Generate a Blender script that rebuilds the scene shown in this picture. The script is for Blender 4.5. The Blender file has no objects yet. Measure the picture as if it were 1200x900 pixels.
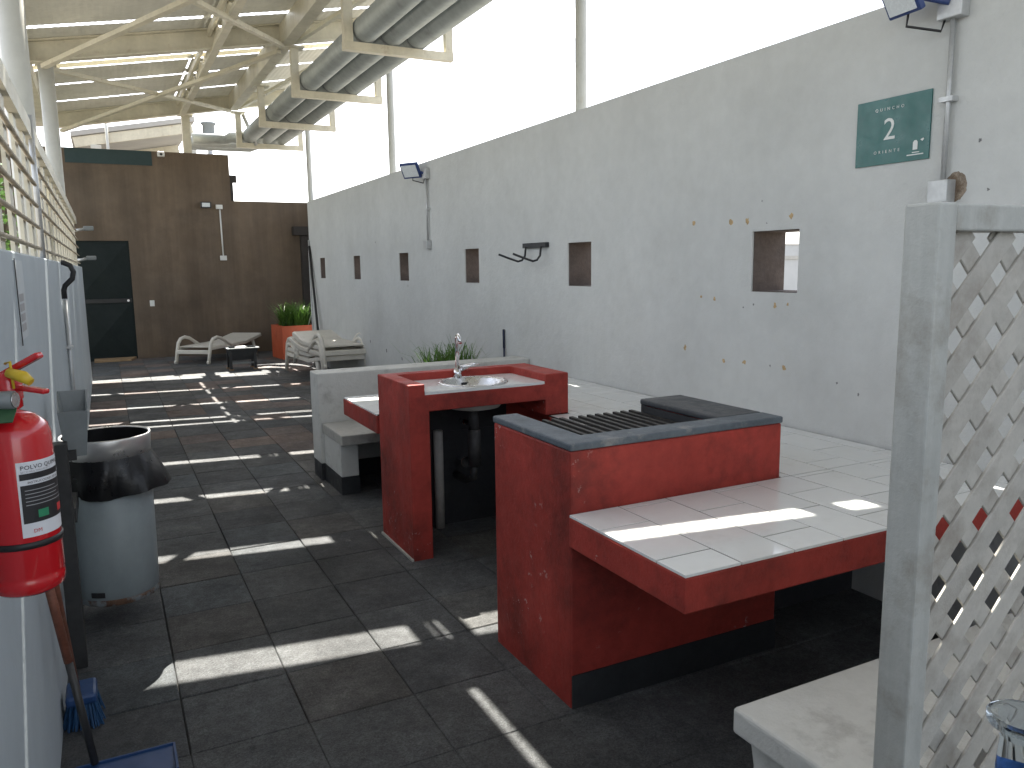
import bpy, bmesh, math, random
from mathutils import Vector, Matrix
S = bpy.context.scene
COL = S.collection
rnd = random.Random(7)

# ------------------------------------------------------------------ camera, sky, sun, exposure
cam = bpy.data.cameras.new('camera'); cob = bpy.data.objects.new('camera', cam); COL.objects.link(cob)
f = 930.0
def nrm(v): return v.normalized()
v1 = nrm(Vector((119-600, 318-450, f)))
vd = Vector((684-600, 6700-450, f)); vd = nrm(vd - v1*vd.dot(v1))
vu = -vd
vx = v1.cross(vu)
if vx.x < 0: vx = -vx
Rm = Matrix((vx, v1, vu))                                   # world <- camera (x right, y down, z forward)
M = Matrix(((Rm[0][0], -Rm[0][1], -Rm[0][2], 0), (Rm[1][0], -Rm[1][1], -Rm[1][2], 0), (Rm[2][0], -Rm[2][1], -Rm[2][2], 1.62), (0, 0, 0, 1)))
cob.matrix_world = M
cam.sensor_width = 36.0; cam.lens = 36.0*f/1200.0; cam.clip_start = 0.05; cam.clip_end = 9000
S.camera = cob
SUN_TO = Vector((-0.055, -0.81, -1.0))                      # direction in which the light travels
W = bpy.data.worlds.new('World'); S.world = W; W.use_nodes = True
nt = W.node_tree; bg = nt.nodes['Background']
sky = nt.nodes.new('ShaderNodeTexSky'); sky.sky_type = 'NISHITA'; sky.sun_disc = False
elev = math.atan2(1.0, math.hypot(SUN_TO.x, SUN_TO.y))
sky.sun_elevation = elev; sky.sun_rotation = math.atan2(0.055, 0.81); sky.dust_density = 3.0; sky.air_density = 1.0; sky.altitude = 500
hs_ = nt.nodes.new('ShaderNodeHueSaturation'); hs_.inputs['Saturation'].default_value = .38   # smoggy, milky sky
nt.links.new(sky.outputs[0], hs_.inputs['Color']); nt.links.new(hs_.outputs[0], bg.inputs[0]); bg.inputs[1].default_value = 0.1
sl = bpy.data.lights.new('sun', 'SUN'); sl.energy = 5.0; sl.angle = math.radians(0.35); sl.color = (1.0, 0.95, 0.86)
so = bpy.data.objects.new('sun', sl); COL.objects.link(so); so.rotation_euler = SUN_TO.to_track_quat('-Z', 'Y').to_euler()
S.view_settings.view_transform = 'Standard'; S.view_settings.look = 'None'
S.view_settings.exposure = 2.35; S.view_settings.gamma = 1.0; S.view_settings.use_curve_mapping = False
S.cycles.max_bounces = 10; S.cycles.diffuse_bounces = 6; S.cycles.transparent_max_bounces = 8
S.cycles.use_denoising = True; S.cycles.sample_clamp_indirect = 8.0

# ------------------------------------------------------------------ helpers
WO = {}
class MB:
    def __init__(s): s.v = []; s.f = []; s.sm = []
    def add(s, vs, fs, smooth=False):
        b = len(s.v); s.v += [Vector(p) for p in vs]
        s.f += [tuple(i+b for i in q) for q in fs]; s.sm += [smooth]*len(fs); return s
    def box(s, x0, x1, y0, y1, z0, z1):
        return s.add([(x0,y0,z0),(x1,y0,z0),(x1,y1,z0),(x0,y1,z0),(x0,y0,z1),(x1,y0,z1),(x1,y1,z1),(x0,y1,z1)],
            [(0,3,2,1),(4,5,6,7),(0,1,5,4),(1,2,6,5),(2,3,7,6),(3,0,4,7)])
    def chbox(s, x0, x1, y0, y1, z0, z1, c):             # box with chamfered top edge
        return s.add([(x0,y0,z0),(x1,y0,z0),(x1,y1,z0),(x0,y1,z0),(x0,y0,z1-c),(x1,y0,z1-c),(x1,y1,z1-c),(x0,y1,z1-c),
            (x0+c,y0+c,z1),(x1-c,y0+c,z1),(x1-c,y1-c,z1),(x0+c,y1-c,z1)],
            [(0,3,2,1),(0,1,5,4),(1,2,6,5),(2,3,7,6),(3,0,4,7),(4,5,9,8),(5,6,10,9),(6,7,11,10),(7,4,8,11),(8,9,10,11)])
    def prism(s, poly, z0, z1):
        n = len(poly)
        return s.add([(x,y,z0) for x,y in poly]+[(x,y,z1) for x,y in poly],
            [tuple(range(n-1,-1,-1)), tuple(range(n,2*n))]+[(i,(i+1)%n,n+(i+1)%n,n+i) for i in range(n)])
    def beam(s, a, b, w, h, up=(0,0,1)):                   # bar of width w, height h from a to b
        a = Vector(a); b = Vector(b); d = (b-a).normalized(); u = Vector(up)
        if abs(d.dot(u)) > .98: u = Vector((0,1,0))
        r = d.cross(u).normalized(); u = r.cross(d).normalized()
        q = [-r*w/2-u*h/2, r*w/2-u*h/2, r*w/2+u*h/2, -r*w/2+u*h/2]
        return s.add([a+k for k in q]+[b+k for k in q], [(3,2,1,0),(4,5,6,7),(0,1,5,4),(1,2,6,5),(2,3,7,6),(3,0,4,7)])
    def tube(s, path, r, n=10, caps=True):
        P = [Vector(p) for p in path]; rs = r if isinstance(r, (list,tuple)) else [r]*len(P)
        vs = []; fs = []; u = None
        for i, p in enumerate(P):
            d = (P[min(i+1,len(P)-1)]-P[max(i-1,0)]).normalized()
            if u is None:
                u = Vector((0,0,1)) if abs(d.z) < .9 else Vector((0,1,0))
            u = (u - d*u.dot(d)).normalized(); w = d.cross(u)
            for k in range(n):
                t = 2*math.pi*k/n; vs.append(p+(u*math.cos(t)+w*math.sin(t))*rs[i])
        for i in range(len(P)-1):
            for k in range(n): fs.append((i*n+k, i*n+(k+1)%n, (i+1)*n+(k+1)%n, (i+1)*n+k))
        s.add(vs, fs, True)
        if caps:
            m = len(P)-1; b = len(s.v)-len(vs)
            s.f += [tuple(b+k for k in range(n-1,-1,-1)), tuple(b+m*n+k for k in range(n))]; s.sm += [False, False]
        return s
    def lathe(s, prof, c=(0,0,0), n=32):                    # prof: (radius, z) list, about vertical axis
        c = Vector(c); vs = []; fs = []
        for r, z in prof:
            for k in range(n):
                t = 2*math.pi*k/n; vs.append(c+Vector((r*math.cos(t), r*math.sin(t), z)))
        for i in range(len(prof)-1):
            for k in range(n): fs.append((i*n+k, i*n+(k+1)%n, (i+1)*n+(k+1)%n, (i+1)*n+k))
        return s.add(vs, fs, True)
    def mesh(s, name, org):
        me = bpy.data.meshes.new(name); me.from_pydata([tuple(p-org) for p in s.v], [], s.f)
        me.polygons.foreach_set('use_smooth', s.sm); me.update(); return me
def tag(o, label=None, cat=None, group=None, kind=None):
    for k, v in (('label',label),('category',cat),('group',group),('kind',kind)):
        if v: o[k] = v
    return o
def obj(name, mb, mat, parent=None, org=None, bevel=0, seg=2):
    og = Vector(org) if org is not None else (WO[parent] if parent else Vector((0,0,0)))
    o = bpy.data.objects.new(name, mb.mesh(name, og)); COL.objects.link(o)
    o.data.materials.append(mat)
    if parent: o.parent = parent; o.location = og - WO[parent]
    else: o.location = og
    WO[o] = og
    if bevel:
        m = o.modifiers.new('bevel', 'BEVEL'); m.width = bevel; m.segments = seg; m.limit_method = 'ANGLE'; m.angle_limit = math.radians(40)
    return o
def thing(name, loc, label, cat, group=None):
    o = bpy.data.objects.new(name, None); COL.objects.link(o); o.location = loc; o.empty_display_size = .1
    WO[o] = Vector(loc); return tag(o, label, cat, group)
def copy_tree(o, parent=None):
    c = o.copy(); COL.objects.link(c)
    if parent: c.parent = parent
    WO[c] = WO.get(o, Vector((0,0,0)))
    for ch in o.children: copy_tree(ch, c)
    return c

def carve(mb, cutters):
    """solid minus cutters, as a plain mesh builder"""
    def tmp(m):
        me = m.mesh('t', Vector((0,0,0))); bm = bmesh.new(); bm.from_mesh(me); bmesh.ops.recalc_face_normals(bm, faces=bm.faces); bm.to_mesh(me); bm.free()
        o = bpy.data.objects.new('t', me); COL.objects.link(o); return o
    a = tmp(mb); cs = [tmp(c) for c in cutters]
    for c in cs:
        m = a.modifiers.new('b', 'BOOLEAN'); m.operation = 'DIFFERENCE'; m.object = c; m.solver = 'EXACT'
    bpy.context.view_layer.update()
    me = bpy.data.meshes.new_from_object(a.evaluated_get(bpy.context.evaluated_depsgraph_get()))
    out = MB().add([v.co.copy() for v in me.vertices], [tuple(q.vertices) for q in me.polygons])
    for o in cs+[a]: bpy.data.objects.remove(o)
    return out

# ------------------------------------------------------------------ materials
def pm(name, base, rough=.6, var=.15, scale=6., bump=0., bscale=80., metal=0., spec=.5, streak=0., streak_scale=5., rand=0.,
       dirt=None, dirt_amt=.5, dirt_scale=3., dirt_lo=.55, dirt_hi=.7, alpha=None, chip=None, trans=0., coat=0., rvar=.1):
    m = bpy.data.materials.new(name); m.use_nodes = True; n = m.node_tree.nodes; L = m.node_tree.links; p = n['Principled BSDF']
    tc = n.new('ShaderNodeTexCoord'); oi = n.new('ShaderNodeObjectInfo')
    sh = n.new('ShaderNodeVectorMath'); sh.operation = 'MULTIPLY_ADD'
    L.new(oi.outputs['Random'], sh.inputs[0]); sh.inputs[1].default_value = (37,53,19); L.new(tc.outputs['Object'], sh.inputs[2])
    co = sh.outputs[0]
    def noise(sc, det=4., rg=.6, vec=None, stretch=None):
        t = n.new('ShaderNodeTexNoise'); t.inputs['Scale'].default_value = sc; t.inputs['Detail'].default_value = det; t.inputs['Roughness'].default_value = rg
        v = vec or co
        if stretch:
            mp = n.new('ShaderNodeMapping'); mp.inputs['Scale'].default_value = stretch; L.new(v, mp.inputs[0]); v = mp.outputs[0]
        L.new(v, t.inputs['Vector']); return t.outputs['Fac']
    def ramp(x, lo, hi, a=0., b=1.):
        r = n.new('ShaderNodeMapRange'); r.inputs[1].default_value = lo; r.inputs[2].default_value = hi; r.inputs[3].default_value = a; r.inputs[4].default_value = b
        L.new(x, r.inputs[0]); return r.outputs[0]
    def mul(col, fac):
        q = n.new('ShaderNodeVectorMath'); q.operation = 'SCALE'; L.new(col, q.inputs[0]); L.new(fac, q.inputs['Scale']); return q.outputs[0]
    rgb = n.new('ShaderNodeRGB'); rgb.outputs[0].default_value = (*base, 1)
    c = mul(rgb.outputs[0], ramp(noise(scale), .25, .75, 1-var, 1+var))
    if var: c = mul(c, ramp(noise(scale*7, 3.), .3, .7, 1-var*.5, 1+var*.5))
    if rand: c = mul(c, ramp(oi.outputs['Random'], 0, 1, 1-rand, 1+rand))
    if streak: c = mul(c, ramp(noise(streak_scale, 5., .65, None, (1,1,.06)), .35, .75, 1+streak*.3, 1-streak))
    if dirt:
        mx = n.new('ShaderNodeMix'); mx.data_type = 'RGBA'
        L.new(ramp(noise(dirt_scale, 8., .7), dirt_lo, dirt_hi, 0, dirt_amt), mx.inputs[0]); L.new(c, mx.inputs[6]); mx.inputs[7].default_value = (*dirt, 1); c = mx.outputs[2]
    if chip:                                                   # rare small paint chips
        mx = n.new('ShaderNodeMix'); mx.data_type = 'RGBA'; k1 = ramp(noise(30., 4., .65), .62, .66, 0, .8); k2 = ramp(noise(2.2, 2.), .58, .66, 0, 1)
        mu = n.new('ShaderNodeMath'); mu.operation = 'MULTIPLY'; L.new(k1, mu.inputs[0]); L.new(k2, mu.inputs[1])
        L.new(mu.outputs[0], mx.inputs[0]); L.new(c, mx.inputs[6]); mx.inputs[7].default_value = (*chip, 1); c = mx.outputs[2]
    L.new(c, p.inputs['Base Color'])
    L.new(ramp(noise(scale*2.3), .3, .7, max(.02, rough-rvar), min(1, rough+rvar)), p.inputs['Roughness'])
    p.inputs['Metallic'].default_value = metal; p.inputs['Specular IOR Level'].default_value = spec
    if trans: p.inputs['Transmission Weight'].default_value = trans
    if coat: p.inputs['Coat Weight'].default_value = coat
    if alpha is not None: p.inputs['Alpha'].default_value = alpha
    if bump:
        b = n.new('ShaderNodeBump'); b.inputs['Strength'].default_value = bump; b.inputs['Distance'].default_value = .01
        L.new(noise(bscale, 5., .7), b.inputs['Height']); L.new(b.outputs[0], p.inputs['Normal'])
    return m
def leafmat(name, base, var=.4):
    m = pm(name, base, .5, var, 9., rand=.1); n = m.node_tree.nodes; L = m.node_tree.links
    p = n['Principled BSDF']; t = n.new('ShaderNodeBsdfTranslucent'); mx = n.new('ShaderNodeMixShader'); mx.inputs[0].default_value = .3
    L.new(p.inputs['Base Color'].links[0].from_socket, t.inputs[0]); L.new(p.outputs[0], mx.inputs[1]); L.new(t.outputs[0], mx.inputs[2])
    L.new(mx.outputs[0], n['Material Output'].inputs[0]); return m
Mt = {}
Mt['wall_r'] = pm('painted render', (.56,.57,.555), .8, .06, 1.6, .55, 22, streak=.045, streak_scale=1.6, dirt=(.36,.36,.33), dirt_amt=.25, dirt_scale=1.3, dirt_lo=.5, dirt_hi=.8, spec=.25)
Mt['wall_l'] = pm('pale blue white paint', (.40,.455,.49), .6, .05, 1.5, .15, 30, streak=.025, streak_scale=3., dirt=(.45,.45,.44), dirt_amt=.2, dirt_scale=1.5, dirt_lo=.55, dirt_hi=.8)
Mt['brown'] = pm('brown paint', (.135,.098,.067), .75, .14, .8, .3, 40, streak=.4, streak_scale=2.6, dirt=(.05,.038,.03), dirt_amt=.5, dirt_scale=1.1, dirt_lo=.52, dirt_hi=.75)
Mt['brown_dark'] = pm('dark brown paint', (.035,.03,.028), .7, .12, 2.)
Mt['green_band'] = pm('dark green paint', (.018,.042,.045), .6, .1, 2.)
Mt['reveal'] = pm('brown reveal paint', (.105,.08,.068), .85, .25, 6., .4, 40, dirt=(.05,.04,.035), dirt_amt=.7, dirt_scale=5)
Mt['slab'] = pm('joint bed', (.06,.058,.055), .95, .2, 9., .4, 120)
def tilemat(base):
    m = pm('floor tile', base, .8, .16, 2.2, .9, 260, rand=.12, dirt=(.16,.145,.125), dirt_amt=.35, dirt_scale=3.2, dirt_lo=.55, dirt_hi=.85, rvar=.12)
    n = m.node_tree.nodes; L = m.node_tree.links; p = n['Principled BSDF']
    oi = n.new('ShaderNodeObjectInfo'); wn = n.new('ShaderNodeTexWhiteNoise'); wn.noise_dimensions = '1D'; L.new(oi.outputs['Random'], wn.inputs['W'])
    r = n.new('ShaderNodeValToRGB'); r.color_ramp.interpolation = 'CONSTANT'
    e = r.color_ramp.elements; e[0].position = 0; e[0].color = (1,1,1,1); e[1].position = .55; e[1].color = (.9,.96,1.0,1)
    for pos, c in ((.68,(1.05,.98,.92,1)), (.82,(1.12,1.08,1.02,1)), (.9,(.8,.8,.82,1))):
        q = e.new(pos); q.color = c
    L.new(wn.outputs['Value'], r.inputs[0])
    src = p.inputs['Base Color'].links[0].from_socket
    mx = n.new('ShaderNodeMix'); mx.data_type = 'RGBA'; mx.blend_type = 'MULTIPLY'; mx.inputs[0].default_value = 1
    L.new(src, mx.inputs[6]); L.new(r.outputs[0], mx.inputs[7])
    v = n.new('ShaderNodeTexVoronoi'); v.inputs['Scale'].default_value = 190; tc = n.new('ShaderNodeTexCoord'); L.new(tc.outputs['Object'], v.inputs['Vector'])
    cr = n.new('ShaderNodeMapRange'); cr.inputs[1].default_value = 0; cr.inputs[2].default_value = 1; cr.inputs[3].default_value = .7; cr.inputs[4].default_value = 1.35
    sp = n.new('ShaderNodeSeparateColor'); L.new(v.outputs['Color'], sp.inputs[0]); L.new(sp.outputs[0], cr.inputs[0])
    q = n.new('ShaderNodeVectorMath'); q.operation = 'SCALE'; L.new(mx.outputs[2], q.inputs[0]); L.new(cr.outputs[0], q.inputs['Scale'])
    ge = n.new('ShaderNodeNewGeometry')
    def pn(sc, det, lo, hi, a, b):
        t = n.new('ShaderNodeTexNoise'); t.inputs['Scale'].default_value = sc; t.inputs['Detail'].default_value = det; t.inputs['Roughness'].default_value = .65; L.new(ge.outputs['Position'], t.inputs['Vector'])
        r_ = n.new('ShaderNodeMapRange'); r_.inputs[1].default_value = lo; r_.inputs[2].default_value = hi; r_.inputs[3].default_value = a; r_.inputs[4].default_value = b; L.new(t.outputs['Fac'], r_.inputs[0]); return r_.outputs[0]
    col = q.outputs[0]
    for args in ((.9,6,.35,.68,.62,1.3),(4.5,8,.4,.65,.8,1.18),(26,4,.35,.7,.8,1.2)):
        w_ = n.new('ShaderNodeVectorMath'); w_.operation = 'SCALE'; L.new(col, w_.inputs[0]); L.new(pn(*args), w_.inputs['Scale']); col = w_.outputs[0]
    v2 = n.new('ShaderNodeTexVoronoi'); v2.inputs['Scale'].default_value = 75; L.new(ge.outputs['Position'], v2.inputs['Vector'])
    lt = n.new('ShaderNodeMath'); lt.operation = 'LESS_THAN'; lt.inputs[1].default_value = .13; L.new(v2.outputs['Distance'], lt.inputs[0])
    m2 = n.new('ShaderNodeMix'); m2.data_type = 'RGBA'; mm = n.new('ShaderNodeMath'); mm.operation = 'MULTIPLY'; L.new(lt.outputs[0], mm.inputs[0]); L.new(pn(6,3,.5,.62,0,.55), mm.inputs[1])
    L.new(mm.outputs[0], m2.inputs[0]); L.new(col, m2.inputs[6]); m2.inputs[7].default_value = (.32,.31,.29,1)
    L.new(m2.outputs[2], p.inputs['Base Color']); return m
Mt['tile'] = tilemat((.092,.096,.098)); Mt['tile_red'] = tilemat((.15,.118,.105))
Mt['red'] = pm('red oxide paint', (.345,.046,.035), .6, .2, 3., .4, 30, streak=.14, spec=.25, dirt=(.075,.02,.016), dirt_amt=.8, dirt_scale=2.6, dirt_lo=.48, dirt_hi=.72, chip=(.55,.45,.42))
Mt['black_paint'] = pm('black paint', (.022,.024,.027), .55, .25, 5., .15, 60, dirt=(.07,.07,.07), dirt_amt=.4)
Mt['rim'] = pm('worn slate paint', (.095,.115,.135), .6, .25, 5., .35, 70, dirt=(.25,.25,.24), dirt_amt=.75, dirt_scale=9, dirt_lo=.56, dirt_hi=.68)
Mt['rim_dark'] = pm('dark slate paint', (.04,.045,.052), .55, .25, 5., .35, 70, dirt=(.14,.14,.14), dirt_amt=.6, dirt_scale=9, dirt_lo=.56, dirt_hi=.7)
Mt['ceramic'] = pm('white glazed tile', (.76,.77,.76), .1, .025, 3., rand=.03, rvar=.05, dirt=(.5,.49,.46), dirt_amt=.25, dirt_scale=6)
Mt['grout'] = pm('dark grout', (.03,.029,.028), .9, .2, 20.)
Mt['iron'] = pm('blackened iron', (.03,.028,.026), .6, .3, 12., .2, 90, metal=.3)
Mt['ash'] = pm('pale ash', (.33,.31,.29), .95, .4, 14., .6, 40)
Mt['white_con'] = pm('whitewashed concrete', (.58,.58,.55), .8, .08, 3., .45, 50, dirt=(.2,.19,.17), dirt_amt=.7, dirt_scale=5, dirt_lo=.55, dirt_hi=.78)
Mt['seat_con'] = pm('bare worn concrete', (.40,.39,.36), .85, .15, 4., .4, 60, dirt=(.15,.14,.13), dirt_amt=.6, dirt_scale=4)
Mt['cream'] = pm('cream steel paint', (.60,.565,.45), .5, .1, 3., .05, 40, streak=.12, dirt=(.26,.15,.075), dirt_amt=.6, dirt_scale=4.5, dirt_lo=.6, dirt_hi=.75)
Mt['fence_rod'] = pm('weathered rod', (.36,.31,.23), .6, .2, 8., dirt=(.2,.13,.08), dirt_amt=.6, dirt_scale=9)
Mt['post'] = pm('pale grey steel paint', (.50,.50,.455), .45, .06, 3., dirt=(.4,.33,.22), dirt_amt=.35, dirt_scale=5, dirt_lo=.6, dirt_hi=.75)
def roofmat(name, base, tr):
    m = pm(name, base, .6, .1, 2.5, streak=.05, dirt=tuple(c*.55 for c in base), dirt_amt=.4, dirt_scale=2.5)
    n = m.node_tree.nodes; L = m.node_tree.links; p = n['Principled BSDF']; t = n.new('ShaderNodeBsdfTranslucent'); mx = n.new('ShaderNodeMixShader'); mx.inputs[0].default_value = tr
    L.new(p.inputs['Base Color'].links[0].from_socket, t.inputs[0]); L.new(p.outputs[0], mx.inputs[1]); L.new(t.outputs[0], mx.inputs[2]); L.new(mx.outputs[0], n['Material Output'].inputs[0]); return m
Mt['sheet'] = roofmat('corrugated roof sheet', (.56,.55,.495), .16)
Mt['skylight'] = roofmat('translucent sheet', (.66,.63,.52), .4)
Mt['zinc'] = pm('galvanised duct', (.34,.37,.365), .5, .15, 2., metal=.4, dirt=(.16,.16,.15), dirt_amt=.5, dirt_scale=3)
Mt['steel'] = pm('brushed steel', (.62,.62,.62), .28, .08, 8., metal=1., rvar=.08)
Mt['rimsteel'] = pm('satin steel band', (.74,.73,.72), .34, .06, 6., metal=.7)
Mt['chrome'] = pm('chrome', (.75,.75,.76), .08, .02, 8., metal=1., rvar=.03)
Mt['grey_metal'] = pm('grey painted metal', (.20,.22,.225), .5, .1, 5., .05, 50, dirt=(.1,.1,.1), dirt_amt=.4)
Mt['binbody'] = pm('grey blue bin paint', (.26,.30,.31), .45, .08, 4., streak=.12, dirt=(.14,.11,.09), dirt_amt=.5, dirt_scale=4, dirt_lo=.58, dirt_hi=.75)
Mt['rust'] = pm('rust', (.12,.065,.04), .9, .5, 25., .4, 90, dirt=(.22,.25,.26), dirt_amt=.95, dirt_scale=9, dirt_lo=.47, dirt_hi=.56)
Mt['ruststain'] = pm('ochre rust stain', (.46,.33,.17), .85, .35, 60.)
Mt['stain'] = pm('brown damp stain', (.27,.22,.17), .9, .6, 30., dirt=(.12,.08,.05), dirt_amt=.8, dirt_scale=16, dirt_lo=.45, dirt_hi=.6)
Mt['smudge'] = pm('dark scuff', (.2,.2,.2), .9, .3, 30.)
Mt['bag'] = pm('black plastic bag', (.008,.008,.009), .33, .2, 9., .35, 9, spec=.3)
Mt['bag_in'] = pm('black bag lining', (.006,.006,.007), .65, .2, 9., .3, 9, spec=.12)
Mt['darkpost'] = pm('dark painted steel', (.03,.03,.03), .5, .3, 6., dirt=(.1,.09,.08), dirt_amt=.4)
Mt['ext_red'] = pm('glossy red enamel', (.55,.012,.018), .22, .04, 3., coat=.6, rvar=.05)
Mt['black_rubber'] = pm('black rubber', (.014,.014,.015), .5, .1, 5.)
Mt['label_white'] = pm('white label', (.72,.73,.76), .45, .03, 5.)
Mt['label_black'] = pm('black print', (.018,.018,.02), .45, .05, 5.)
Mt['label_green'] = pm('green print', (.03,.25,.12), .5, .05, 5.)
Mt['label_red'] = pm('red print', (.6,.05,.05), .5, .05, 5.)
Mt['label_grey'] = pm('grey print', (.33,.33,.34), .5, .05, 5.)
Mt['tag_green'] = pm('dark green tag', (.04,.11,.05), .5, .1, 8.)
Mt['yellow'] = pm('yellow plastic', (.65,.45,.03), .4, .06, 8.)
Mt['sign_green'] = pm('green sign enamel', (.025,.125,.115), .35, .12, 6., dirt=(.05,.15,.17), dirt_amt=.4)
Mt['sign_white'] = pm('white sign print', (.68,.70,.68), .5, .04, 5.)
Mt['resin'] = pm('white resin', (.66,.63,.56), .45, .06, 4., dirt=(.42,.36,.27), dirt_amt=.45, dirt_scale=5)
Mt['planter'] = pm('orange red planter', (.46,.085,.03), .55, .12, 3., .1, 40, dirt=(.18,.04,.02), dirt_amt=.5)
Mt['soil'] = pm('dark soil', (.03,.022,.016), .95, .4, 20., .8, 40)
Mt['leaf'] = leafmat('blade leaf', (.09,.19,.03))
Mt['tree_leaf'] = leafmat('tree leaf', (.06,.12,.025))
Mt['bark'] = pm('bark', (.09,.065,.045), .9, .3, 10., .6, 40)
Mt['door'] = pm('dark green door enamel', (.011,.017,.017), .6, .15, 3., .05, 30, spec=.2)
Mt['wood'] = pm('raw timber', (.30,.20,.11), .8, .25, 9., .3, 60)
Mt['handle_wood'] = pm('worn reddish handle', (.17,.06,.035), .6, .35, 12., dirt=(.3,.22,.15), dirt_amt=.7, dirt_scale=14)
Mt['blue'] = pm('blue plastic', (.014,.05,.15), .45, .12, 8.)
Mt['blue_bristle'] = pm('blue bristle', (.012,.06,.15), .7, .3, 60.)
Mt['flood'] = pm('navy floodlight body', (.025,.05,.16), .4, .1, 6.)
Mt['flood_black'] = pm('black floodlight body', (.02,.02,.022), .4, .1, 6.)
Mt['stick'] = pm('dark blue stick', (.012,.02,.055), .5, .2, 6.)
Mt['lens'] = pm('frosted lamp lens', (.66,.70,.72), .25, .05, 30.)
Mt['box_white'] = pm('white electrical box', (.7,.7,.68), .5, .05, 6.)
Mt['conduit'] = pm('galvanised conduit', (.50,.51,.51), .45, .12, 8., metal=.5)
Mt['trellis'] = pm('weathered trellis paint', (.44,.42,.375), .65, .12, 5., .2, 60, rand=.05, dirt=(.17,.135,.10), dirt_amt=.65, dirt_scale=7, dirt_lo=.47, dirt_hi=.75)
Mt['trellis_frame'] = pm('trellis frame paint', (.42,.425,.395), .55, .09, 5., .25, 60, streak=.2, streak_scale=14, dirt=(.19,.155,.11), dirt_amt=.75, dirt_scale=6, dirt_lo=.5, dirt_hi=.75)
Mt['paper'] = pm('faded paper', (.52,.56,.58), .8, .08, 6.)
def clearmat():
    m = pm('clear plastic', (.85,.92,.97), .08, .02, 5., trans=1., rvar=.05); m.node_tree.nodes['Principled BSDF'].inputs['IOR'].default_value = 1.15; return m
Mt['clear'] = clearmat()
Mt['bluelabel'] = pm('blue bottle label', (.1,.22,.5), .5, .3, 14.)
Mt['city'] = pm('city facade paled for haze', (.42,.43,.44), .9, .1, .05)  # haze over the far blocks is put into this pale colour
Mt['city2'] = pm('tan city facade', (.45,.37,.28), .9, .1, .05)
Mt['pane'] = pm('dark window glass', (.03,.035,.04), .1, .1, 1.)
Mt['ground'] = pm('far ground', (.16,.15,.13), .95, .3, .02)
Mt['building'] = pm('building concrete', (.4,.39,.37), .9, .1, .5)
Mt['pad'] = pm('dark pipework', (.04,.04,.04), .6, .3, 8., dirt=(.2,.19,.17), dirt_amt=.5, dirt_scale=8)

# ------------------------------------------------------------------ setting: ground, building under the terrace, floor
tag(obj('ground', MB().box(-4000,4000,-4000,4000,-13,-12), Mt['ground']), kind='structure')
tag(obj('supporting_building', MB().box(-.9,4.6,-9,26,-12,-.06), Mt['building']), 'concrete building block that carries the roof terrace', 'building')
XL, XR, YB = -.25, 3.22, 16.4
floor = tag(obj('floor', MB().box(-.9,4.6,-9,26,-.055,-.022), Mt['slab']), kind='structure')
# paving tiles, 0.4 m grid; the nearest ones in view are single pieces, the rest is one part
tm = [MB().chbox(-.1996,.1996,-.1996,.1996,-.021,0,.004).mesh('tile', Vector((0,0,0))) for _ in range(1)][0]
tm.materials.append(Mt['tile']); tmr = tm.copy(); tmr.materials.clear(); tmr.materials.append(Mt['tile_red'])
cells = []
for j in range(-22, 42):
    for i in range(-1, 11):
        x = -.06 + .4*i; y = .105 + .4*j
        if x < XL-.05 or y > YB-.05: continue
        if x > XR-.05 and y < 13.8: continue
        if x > 4.1: continue
        hid = (1.62 < x < 2.3 and 2.5 < y < 2.8) or (x > 2.6 and 2.0 < y < 5.6)
        vis = (y > 2.6 - .2*0 and y > 1.7 + max(0, x-.6)*-.2) and not hid and x < 3.1
        cells.append((0 if vis else 1, y, x))
cells.sort()
rest = MB()
for k, (h, y, x) in enumerate(cells):
    dz = rnd.uniform(-.0018, .0018)
    if k < 300 and h == 0:
        o = bpy.data.objects.new('tile', tmr if (y > 7.3 and rnd.random() < .22) else tm); COL.objects.link(o); o.parent = floor
        o.location = (x, y, dz); o.rotation_euler = (rnd.uniform(-.003,.003), rnd.uniform(-.003,.003), rnd.uniform(-.003,.003)); o.scale = (rnd.uniform(.989,.998), rnd.uniform(.989,.998), 1)
    else: rest.chbox(x-.1996,x+.1996,y-.1996,y+.1996,-.021,dz,.004)
tag(obj('tile_paving', rest, Mt['tile'], floor), kind='stuff')

# ------------------------------------------------------------------ right wall with six openings
def holed_wall(x0, x1, ys, zs, holes):
    mb = MB(); hs = set(holes)
    for a in range(len(ys)-1):
        for b in range(len(zs)-1):
            y0,y1,z0,z1 = ys[a],ys[a+1],zs[b],zs[b+1]
            if (a,b) in hs:
                mb.add([(x0,y0,z0),(x1,y0,z0),(x1,y1,z0),(x0,y1,z0),(x0,y0,z1),(x1,y0,z1),(x1,y1,z1),(x0,y1,z1)],
                       [(0,1,2,3),(7,6,5,4),(0,4,5,1),(3,2,6,7)]); continue
            mb.add([(x0,y0,z0),(x0,y0,z1),(x0,y1,z1),(x0,y1,z0)], [(0,1,2,3)])
            mb.add([(x1,y0,z0),(x1,y1,z0),(x1,y1,z1),(x1,y0,z1)], [(0,1,2,3)])
    Y0,Y1,Z0,Z1 = ys[0],ys[-1],zs[0],zs[-1]
    mb.add([(x0,Y0,Z1),(x1,Y0,Z1),(x1,Y1,Z1),(x0,Y1,Z1)], [(0,1,2,3)])
    mb.add([(x0,Y0,Z0),(x1,Y0,Z0),(x1,Y0,Z1),(x0,Y0,Z1)], [(0,1,2,3)]); mb.add([(x0,Y1,Z0),(x0,Y1,Z1),(x1,Y1,Z1),(x1,Y1,Z0)], [(0,1,2,3)])
    return mb
WT = .25; ZT = 2.748
ys = [-6.0]; holes = []; win = []
for k in range(-2, 6):
    a = 3.03+1.975*k; b = a+.335
    if k < 0: continue
    ys += [a, b]; holes.append((len(ys)-2, 1)); win.append((a, b))
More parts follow.
